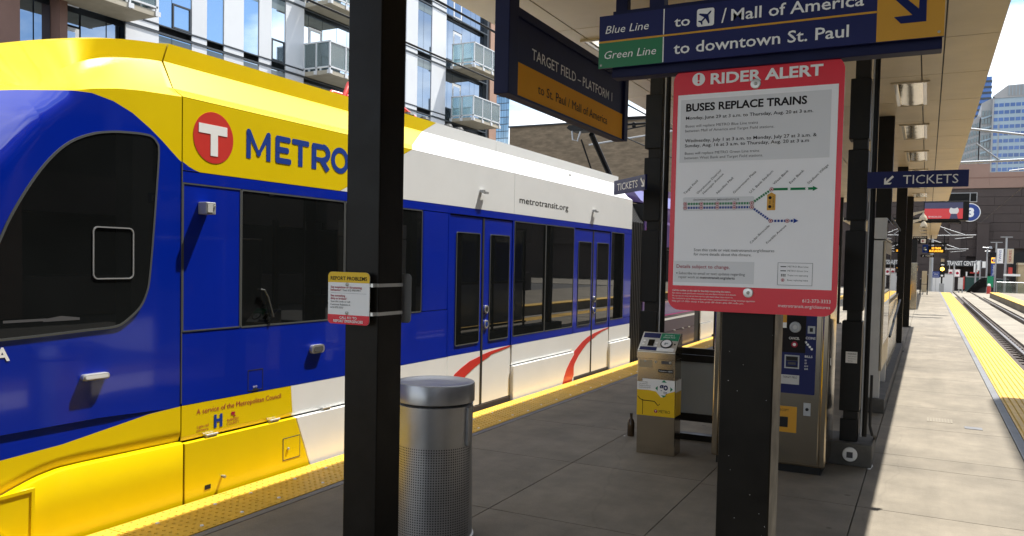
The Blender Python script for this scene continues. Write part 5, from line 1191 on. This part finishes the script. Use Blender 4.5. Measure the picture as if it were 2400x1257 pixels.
B().box(1.05, 1.1, 36.1, 36.2, 3.5, 4.35).build('support', 'black_metal', t)
em_ = thing('emergency_sign', 'black emergency sign with arrow and red cross symbol hanging from a post', 'sign', (-.35, 42, 2.9))
PE = PY(41.8); ke = lambda k: k*41.8; re = lambda r: 1.75+r*41.8
B().prism(PE, R4(ke(-.0155), ke(-.001), re(.0268), re(.0352)), .05).build('panel', 'print_black', em_)
B().text(PE, 'EMERGENCY', ke(-.0145), re(.0333), w=ke(.0125), h=.055).prism(PE, arrow_sw(ke(-.0115), re(.0300), .075), .001, .0015).prism(PE, rrect(ke(-.0075), re(.0278), ke(-.0025), re(.0322), .03), .001, .0015).build('lettering', 'print_white', em_)
B().prism(PE, R4(ke(-.0068), ke(-.0041), re(.0296), re(.0304)), .001, .004).prism(PE, R4(ke(-.0059), ke(-.0050), re(.0286), re(.0314)), .001, .004).build('cross_symbol', 'print_crimson', em_)
for q, (x, y, z) in enumerate(((-.18, 30.0, 3.50), (-.17, 33.0, 3.42))):
    t = thing('bell_lamp', ['beige bell-shaped lamp on a bracket, the upper and nearer of two', 'beige bell-shaped lamp on a bracket, the lower and farther of two'][q], 'lamp', (x, y, z), 'bell lamps on brackets by the far posts')
    B().lathe((x, y, z-.16), [(.13, 0), (.12, .05), (.09, .13), (.03, .20), (.02, .26), (0, .26)], 20).build('shade', 'soffit', t, smooth=50)
    B().prism(PY(y), [(-.70, z-.10), (x+.03, z+.12), (x+.03, z+.16), (-.70, z+.05)], .04, .02).build('bracket', 'soffit', t); B().lathe((x, y, z-.19), [(.05, 0), (.05, .04), (0, .05)], 10).build('bulb', 'print_black', t)
t = thing('equipment_cabinet', 'tall stainless cabinet beyond the black posts with a black upper part', 'cabinet', (-.58, 38.4, 0))
B().box(-.82, -.37, 38, 38.9, .02, 1.98).build('cabinet', 'steel', t, bevel=.015); B().box(-.80, -.40, 38.05, 38.85, 1.985, 2.95).build('upper_box', 'black_metal', t)
t = thing('yellow_marker', 'yellow marker panel strapped low on a far black post', 'marker', (-.66, 34.2, .5))
B().box(-.72, -.52, 34.25, 34.28, .55, 1.12).build('panel', 'sign_yellow', t)
le = thing('departure_display', 'black departure display with glowing orange text under the far canopy', 'display', (.45, 58, 2.8))
PLd = PY(58.0); kl = lambda k: k*58.0; rl = lambda r: 1.75+r*58.0
B().box(kl(-.001), kl(.0165), 58.0, 58.3, rl(.0168), rl(.0245)).build('housing', 'black_metal', le)
B().text(PLd, 'NO TRAINS', kl(.0035), rl(.0212), w=.52, h=.12, bold=.03, off=.01).text(PLd, 'BLUE LINE BUSES', kl(.0015), rl(.0182), w=.76, h=.12, bold=.03, off=.01).build('led_text', 'led_orange', le)
B().box(kl(.0), kl(.018), 58.0, 58.3, rl(.0262), rl(.0285)).build('support_beam', 'black_metal', le)
for x in (.002, .015): B().box(kl(x), kl(x)+.06, 58.1, 58.2, rl(.0245), ZC).build('hanger', 'black_metal', le)
t = thing('tickets_sign', 'tiny black tickets sign below the glowing departure display', 'sign', (0, 58, 2.5), 'tickets signs')
B().prism(PLd, R4(kl(-.007), kl(.006), rl(.0122), rl(.0152)), .05).build('panel', 'print_black', t); B().text(PLd, 'TICKETS', kl(-.0025), rl(.0130), w=.42, h=.10).prism(PLd, arrow_sw(kl(-.0045), rl(.0137), .045), .001, .002).build('lettering', 'print_white', t)
t = thing('info_panel', 'blue map panel hanging beside the departure display', 'panel', (-.2, 57.5, 2.9))
B().box(-.32, .0, 57.5, 57.55, 2.75, 3.25).build('board', 'map_blue', t); B().box(-.25, -.08, 57.49, 57.5, 2.82, 3.1).build('map_area', 'facade_glass', t)
t = thing('stair_rails', 'dark handrails and a pale step block at the far platform end', 'railing', (-.3, 67, 0))
for y in (60, 63, 66): B().tube([(-.38, y, 0), (-.38, y, 1.0)], .03, 6).tube([(.05, y, 0), (.05, y, 1.3)], .035, 6).build('rail_post', 'black_metal', t)
B().tube([(-.38, 60, 1.0), (-.38, 66, 1.0)], .03, 6).tube([(.05, 60, 1.3), (.05, 66, 1.3)], .035, 6).tube([(-.38, 66, .6), (.05, 66, .6)], .025, 6).build('handrail', 'black_metal', t)
B().box(-.33, .0, 66.5, 67.4, 0, 1.55).build('step_block', 'soffit', t)
# overhead line equipment
def wire(pts, label, r=.012):
    o = B().tube(pts, r, 5).build('overhead_wire', 'black_metal'); tag(o, label, 'wire', 'overhead wires'); return o
wire([(-5.9, -10, 5.16), (-5.9, 60, 5.16)], 'upper overhead wire above the train crossing in front of the apartments', .018); wire([(-5.9, -10, 4.44), (-5.9, 60, 4.44)], 'lower overhead wire above the train crossing in front of the apartments', .014)
wire([(2.95, -10, 4.75), (2.95, 90, 4.75)], 'overhead contact wire above the empty right-hand track', .008)
def cant(y, z, label, s=1.0):
    t = thing('wire_support_arm', label, 'support arm', (1, y, z), 'overhead wire support arms')
    b = B().tube([(-.2, y, z), (3.4, y, z+.06)], .035, 8); b.build('main_tube', 'galv', t)
    B().tube([(-.2, y, z+1.15), (3.4, y, z+.5)] if s == 1.0 else [(-.2, y, z+1.1), (2.6, y, z+.08)], .03, 8).build('stay_tube', 'galv', t)
    B().tube([(1.1, y, z+.52), (1.66, y, z+.05)], .024, 8).tube([(1.9, y, z-.25), (3.2, y, z-.10)], .018, 6).build('steady_arm', 'galv', t); return t
cant(26.0, 4.72, 'large pale tube arm crossing in front of the office tower'); cant(75.0, 4.45, 'middle pale tube arm in front of the dark wall', .5); cant(88.0, 3.6, 'smallest and farthest pale tube arm left of the transit center lettering', .5)

t = thing('wire_support_arm', 'dark double tube arm over the train track against the sky beside the hanging sign', 'support arm', (-8, 26, 6.4), 'overhead wire support arms')
B().tube([(-11, 26, 6.62), (-5.2, 26, 6.52)], .05, 8).build('main_tube', 'black_metal', t); B().tube([(-11, 26, 6.38), (-5.2, 26, 6.36)], .04, 8).build('main_tube', 'black_metal', t)
B().tube([(-10.5, 26, 5.75), (-5.4, 26, 6.30)], .03, 6).build('stay_tube', 'galv', t); B().tube([(-9.6, 26, 6.15), (-6.2, 26, 6.60)], .025, 6).build('steady_arm', 'black_metal', t)
for x in (-8.9, -8.2): B().lathe((x, 26, 6.25), [(.05, 0), (.07, .05), (.05, .1), (.07, .15), (0, .2)], 8).build('insulator', 'black_metal', t)
# ================================================================ STREET FAR END
Yf = 74.0
def fx(k, Y=Yf): return k*Y
def fz(r, Y=Yf): return 1.75+r*Y
t = thing('traffic_signal', 'traffic signal on a short pedestal glowing amber at the platform end', 'traffic light', (1.05, Yf, 0))
B().box(.90, 1.25, Yf-.15, Yf+.15, -.45, .55).build('pedestal', 'galv', t); B().tube([(1.07, Yf, .55), (1.07, Yf, 2.4)], .06, 8).build('pole', 'black_metal', t)
B().box(.90, 1.26, Yf-.2, Yf+.1, 1.05, 2.25).build('signal_case', 'black_metal', t)
B().lathe((1.08, Yf-.2, 1.72), [(.15, 0), (.13, .04), (0, .06)], 18, 'y').build('amber_lens', 'lamp_amber', t); B().box(.98, 1.20, Yf-.22, Yf-.2, 2.02, 2.12).build('number_tab', 'print_white', t); B().box(.96, 1.2, Yf-.2, Yf-.1, 2.3, 2.55).build('small_sign', 'tan_box', t); B().box(.99, 1.16, Yf-.22, Yf-.2, 1.12, 1.26).build('call_plate', 'print_white', t)
t = thing('information_sign', 'small blue sign on a thin pole left of the amber signal', 'sign', (.63, 72, 0)); B().tube([(.63, 72, -.4), (.63, 72, 1.5)], .018, 6).build('pole', 'galv', t); B().box(.38, .88, 71.96, 72, 1.03, 1.52).build('panel', 'blue_badge', t)
B().text(PY(71.96), 'PLEASE STAY', .63, 1.36, w=.40, h=.06, align='C').text(PY(71.96), 'BEHIND', .63, 1.24, w=.28, h=.06, align='C').text(PY(71.96), 'YELLOW LINE', .63, 1.12, w=.40, h=.06, align='C').build('lettering', 'print_white', t)
t = thing('line_pole', 'thick grey pole behind the blue sign at the platform end', 'pole', (.28, 75, -.4)); B().tube([(.28, 75, -.4), (.28, 75, 5.2)], .17, 12, .12).build('shaft', 'galv', t, smooth=50); B().box(.05, .5, 74.8, 75.2, -.4, -.3).build('base_plate', 'galv', t)
t = thing('white_barrier', 'white wall panel behind the amber traffic signal', 'barrier', (.9, 79, -.4)); B().box(.4, 2.0, 79, 79.2, -.4, 1.25).build('panel', 'facade_white', t); B().box(.4, 2.0, 78.98, 79.22, 1.25, 1.33).build('cap', 'galv', t)
t = thing('marker_post', 'thin orange and yellow marker post right of the signal', 'post', (2.02, 84, -.4)); B().tube([(2.02, 84, -.4), (2.02, 84, 1.2)], .09, 8).build('shaft', 'sign_yellow', t); B().tube([(2.02, 84, -.4), (2.02, 84, -.05)], .11, 8).build('foot', 'cone_red', t)
# street sign pole with two white boards
Y2 = 86.0; f2 = lambda k: k*Y2; z2 = lambda r: 1.75+r*Y2
t = thing('road_sign_pole', 'slim grey pole carrying two white road signs under the transit center lettering', 'sign', (f2(.026), Y2, -.4))
B().tube([(f2(.026), Y2, -.45), (f2(.026), Y2, 2.3)], .07, 8).tube([(f2(.0215), Y2, -.4), (f2(.0215), Y2, 2.2)], .035, 6).build('pole', 'galv', t)
for i, (a, c) in enumerate(((.0205, .0250), (.0265, .0318))):
    k = B().box(f2(a), f2(c), Y2-.12, Y2-.10, z2(-.0085), z2(-.0005)).build('board', 'print_white', t)
    B().prism(PY(Y2-.12), disc((f2(a)+f2(c))/2, z2(-.0045), .13, 16), .002, .004).ring(PY(Y2-.12), R4(f2(a)+.02, f2(c)-.02, z2(-.0085)+.03, z2(-.0005)-.03), R4(f2(a)+.04, f2(c)-.04, z2(-.0085)+.05, z2(-.0005)-.05), .002, .004).build('sign_print', 'print_crimson', k)
t = thing('newspaper_box', 'white and red street box standing near the road signs', 'box', (f2(.0335), Y2-1, -.4)); B().box(f2(.0300), f2(.0345), Y2-1, Y2-.5, -.1, .95).build('cabinet', 'booth_grey', t)
for x in (.0304, .0335): B().box(f2(x), f2(x)+.1, Y2-.9, Y2-.6, -.45, -.1).build('leg', 'galv', t)
B().box(f2(.0347), f2(.036), Y2-.9, Y2-.4, -.1, 1.05).build('side_case', 'cone_red', t)
Y3 = 90.0; f3 = lambda k: k*Y3; z3 = lambda r: 1.75+r*Y3
def banner_pole(x, top, label, banners, r=.10):
    t = thing('banner_pole', label, 'lamp post', (x, Y3, -.4), 'street lamp poles with banners by the dark wall')
    B().tube([(x, Y3, -.45), (x, Y3, top)], r, 10, r*.7).build('pole', 'galv', t, smooth=50)
    for (a, c, b0, b1, m, txt, tm_) in banners:
        k = B().box(a, c, Y3-.03, Y3, b0, b1).build('banner', m, t)
        if txt: B().text(PY(Y3-.03), txt, (a+c)/2+.09, b0+.15, w=(b1-b0)*.8, h=.20, ang=math.pi/2, off=.01).build('banner_print', tm_, k)
        B().box(min(a, x), max(c, x), Y3-.02, Y3, b1, b1+.04).box(min(a, x), max(c, x), Y3-.02, Y3, b0-.04, b0).build('banner_arm', 'galv', k)
    return t
t = banner_pole(f3(.0735), z3(.034), 'tall grey street lamp between a white and a brown banner', [(f3(.0655), f3(.0712), z3(.007), z3(.0222), 'print_white', 'TWINS', 'map_blue'), (f3(.0747), f3(.0805), z3(.007), z3(.0222), 'soffit', 'SERIES', 'print_crimson')], .13)
B().box(f3(.068), f3(.079), Y3-.1, Y3+.1, z3(.0345), z3(.0352)).build('lamp_head', 'galv', t)
t = banner_pole(f3(.0645), z3(.029), 'grey street lamp with blue and orange transit banners', [(f3(.0605), f3(.0652), z3(-.0075), z3(.0065), 'blue_badge', 'Northstar', 'print_white'), (f3(.0605), f3(.0652), z3(.0072), z3(.0128), 'led_orange', None, None)])  # orange banner glows by itself through the display's emissive material
B().prism(PY(Y3-.04), disc(f3(.0628), z3(.0100), .19, 18), .01, .01).build('emblem_disc', 'print_crimson', t); B().text(PY(Y3-.05), 'T', f3(.0628), z3(.0086), h=.26, bold=.05, align='C', off=.01).build('emblem_letter', 'print_white', t); B().box(f3(.059), f3(.070), Y3-.1, Y3+.1, z3(.0288), z3(.0295)).build('lamp_head', 'galv', t)
B().box(f3(.0588), f3(.0645), Y3-.3, Y3-.05, z3(.0135), z3(.0185)).build('signal_box', 'black_metal', t)
t = banner_pole(f3(.0565), z3(.022), 'grey mast with wire fittings left of the orange emblem', []); B().tube([(f3(.052), Y3, z3(.0235)), (f3(.0605), Y3, z3(.0230))], .05, 6).tube([(f3(.054), Y3, z3(.0195)), (f3(.0590), Y3, z3(.0195))], .05, 6).lathe((f3(.0592), Y3-.1, z3(.0225)), [(.16, 0), (.12, .18), (0, .25)], 10).build('fitting', 'galv', t)
banner_pole(f3(.0465), z3(.010), 'thin pole with a long white banner beside the black railing', [(f3(.0445), f3(.0462), z3(-.003), z3(.006), 'print_white', None, None)], .08); banner_pole(f3(.0505), z3(.010), 'thin pole with white and red banners beside the black railing', [(f3(.0476), f3(.0500), z3(-.001), z3(.009), 'print_white', None, None), (f3(.0522), f3(.0555), z3(.002), z3(.0085), 'print_white', None, None)], .08)
t = thing('red_sign_strip', 'low red and white sign strip behind the thin poles', 'sign', (4.2, 91, 1.2)); B().box(f3(.0415), f3(.052), 91, 91.1, z3(-.0045), z3(-.0030)).build('strip', 'cone_red', t); B().box(f3(.0462), f3(.0498), 90.98, 91.05, z3(-.0038), z3(.0005)).build('board', 'cone_red', t); B().box(f3(.0470), f3(.0490), 90.96, 90.98, z3(-.003), z3(-.0005)).build('board_print', 'print_white', t); B().tube([(f3(.0465), 91.1, -.4), (f3(.0465), 91.1, 1.5)], .05, 6).tube([(f3(.051), 91.1, -.4), (f3(.051), 91.1, 1.5)], .05, 6).build('legs', 'galv', t)
# arched black railing
t = thing('arched_railing', 'black arched bridge railing beyond the tracks', 'railing', (4, 87, -.4))
def arch(k): u = (k-.0385)/.0185; return -.45+(1.45*math.sin(max(0, min(1, u))*math.pi/2))
Yr = 86.5
top = [(k*Yr, Yr, arch(k)) for k in [.0385+.0185*i/14 for i in range(15)]]
B().tube(top, .05, 6).tube([(p[0], p[1], p[2]-.40) for p in top], .03, 6).tube([(p[0], p[1], p[2]-.85) for p in top[3:]], .03, 6).build('rail', 'black_metal', t)
b = B()
for i in range(1, 43):
    k = .0385+.0185*i/42; z = arch(k); b.tube([(k*Yr, Yr, z), (k*Yr, Yr, max(-.45, z-.85))], .018, 4)
b.build('baluster', 'black_metal', t)
B().prism(PY(Yr+.3), [(.0385*Yr, -.45)]+[(p[0], p[2]-.25) for p in top]+[(.057*Yr, -.45)], .1).build('rail_backing', 'rubber', t)
t = thing('site_hoarding', 'low dark green hoarding behind the arched railing', 'fence', (4.5, 92, -.4)); B().box(f3(.038), f3(.0565), 92, 92.15, -.4, .95).build('panel', 'teal', t); B().box(f3(.038), f3(.0565), 91.95, 92.2, .95, 1.05).build('cap', 'galv', t); B().box(f3(.038), f3(.0395), 91.9, 92, 1.05, 1.5).build('notice', 'print_white', t)
t = thing('green_sign', 'bright green sign sheet fixed above the red post', 'sign', (5.0, 85, .5)); B().box(.0575*85, .0632*85, 85, 85.06, .15, 1.15).build('sheet', 'sign_green', t); B().tube([(.061*85, 85.1, -.45), (.061*85, 85.1, 1.2)], .04, 6).build('pole', 'galv', t)
t = thing('red_post', 'short red and white striped post under the green sign', 'bollard', (5.02, 84, -.45)); B().lathe((.0593*84, 84, -.45), [(.22, 0), (.17, .1), (.15, .7), (0, .75)], 14).build('body', 'cone_red', t); B().lathe((.0593*84, 84, .28), [(.13, 0), (.13, .16), (0, .2)], 12).build('cap', 'print_white', t)
t = thing('skip_container', 'dark green skip container standing on the far pavement', 'container', (6.5, 92, -.45)); B().prism(PY(91), [(f3(.0655), -.45), (f3(.0655), .65), (f3(.067), .85), (f3(.078), .75), (f3(.0815), .1), (f3(.0815), -.45)], 1.4).build('body', 'teal', t, bevel=.03); B().box(f3(.0715), f3(.0725), 90.97, 91.0, .0, .5).build('side_slot', 'black', t); B().box(f3(.0665), f3(.078), 90.9, 92.3, .83, .88).build('lid', 'galv', t)
t = thing('vendor_counter', 'tan block counter with a pale worktop and red cooler at the right edge', 'counter', (8, 89, -.45)); B().box(f3(.0845), f3(.10), 89, 91, -.45, 2.25).build('block', 'tan_box', t); B().box(f3(.084), f3(.10), 88.9, 91, 2.25, 2.45).build('block_cap', 'soffit', t); B().box(f3(.0715), f3(.086), 88.6, 89.4, 1.18, 1.38).build('worktop', 'print_white', t); B().box(f3(.0755), f3(.079), 88.8, 89.2, 1.38, 2.0).build('cooler', 'cone_red', t); B().box(f3(.0725), f3(.0735), 88.8, 89.0, -.45, 1.18).build('leg', 'galv', t)
t = thing('glass_balustrade', 'clear glass balustrade along the far pavement', 'railing', (8, 86, -.45)); B().box(5.7, 12, 86, 86.03, -.45, .55).build('glass_pane', 'shelter_glass', t); B().tube([(5.7, 86, .62), (12, 86, .62)], .04, 6).build('handrail', 'galv', t)
for x in (5.7, 7.3, 8.9): B().tube([(x, 86, -.45), (x, 86, .6)], .03, 6).build('rail_post', 'galv', t)
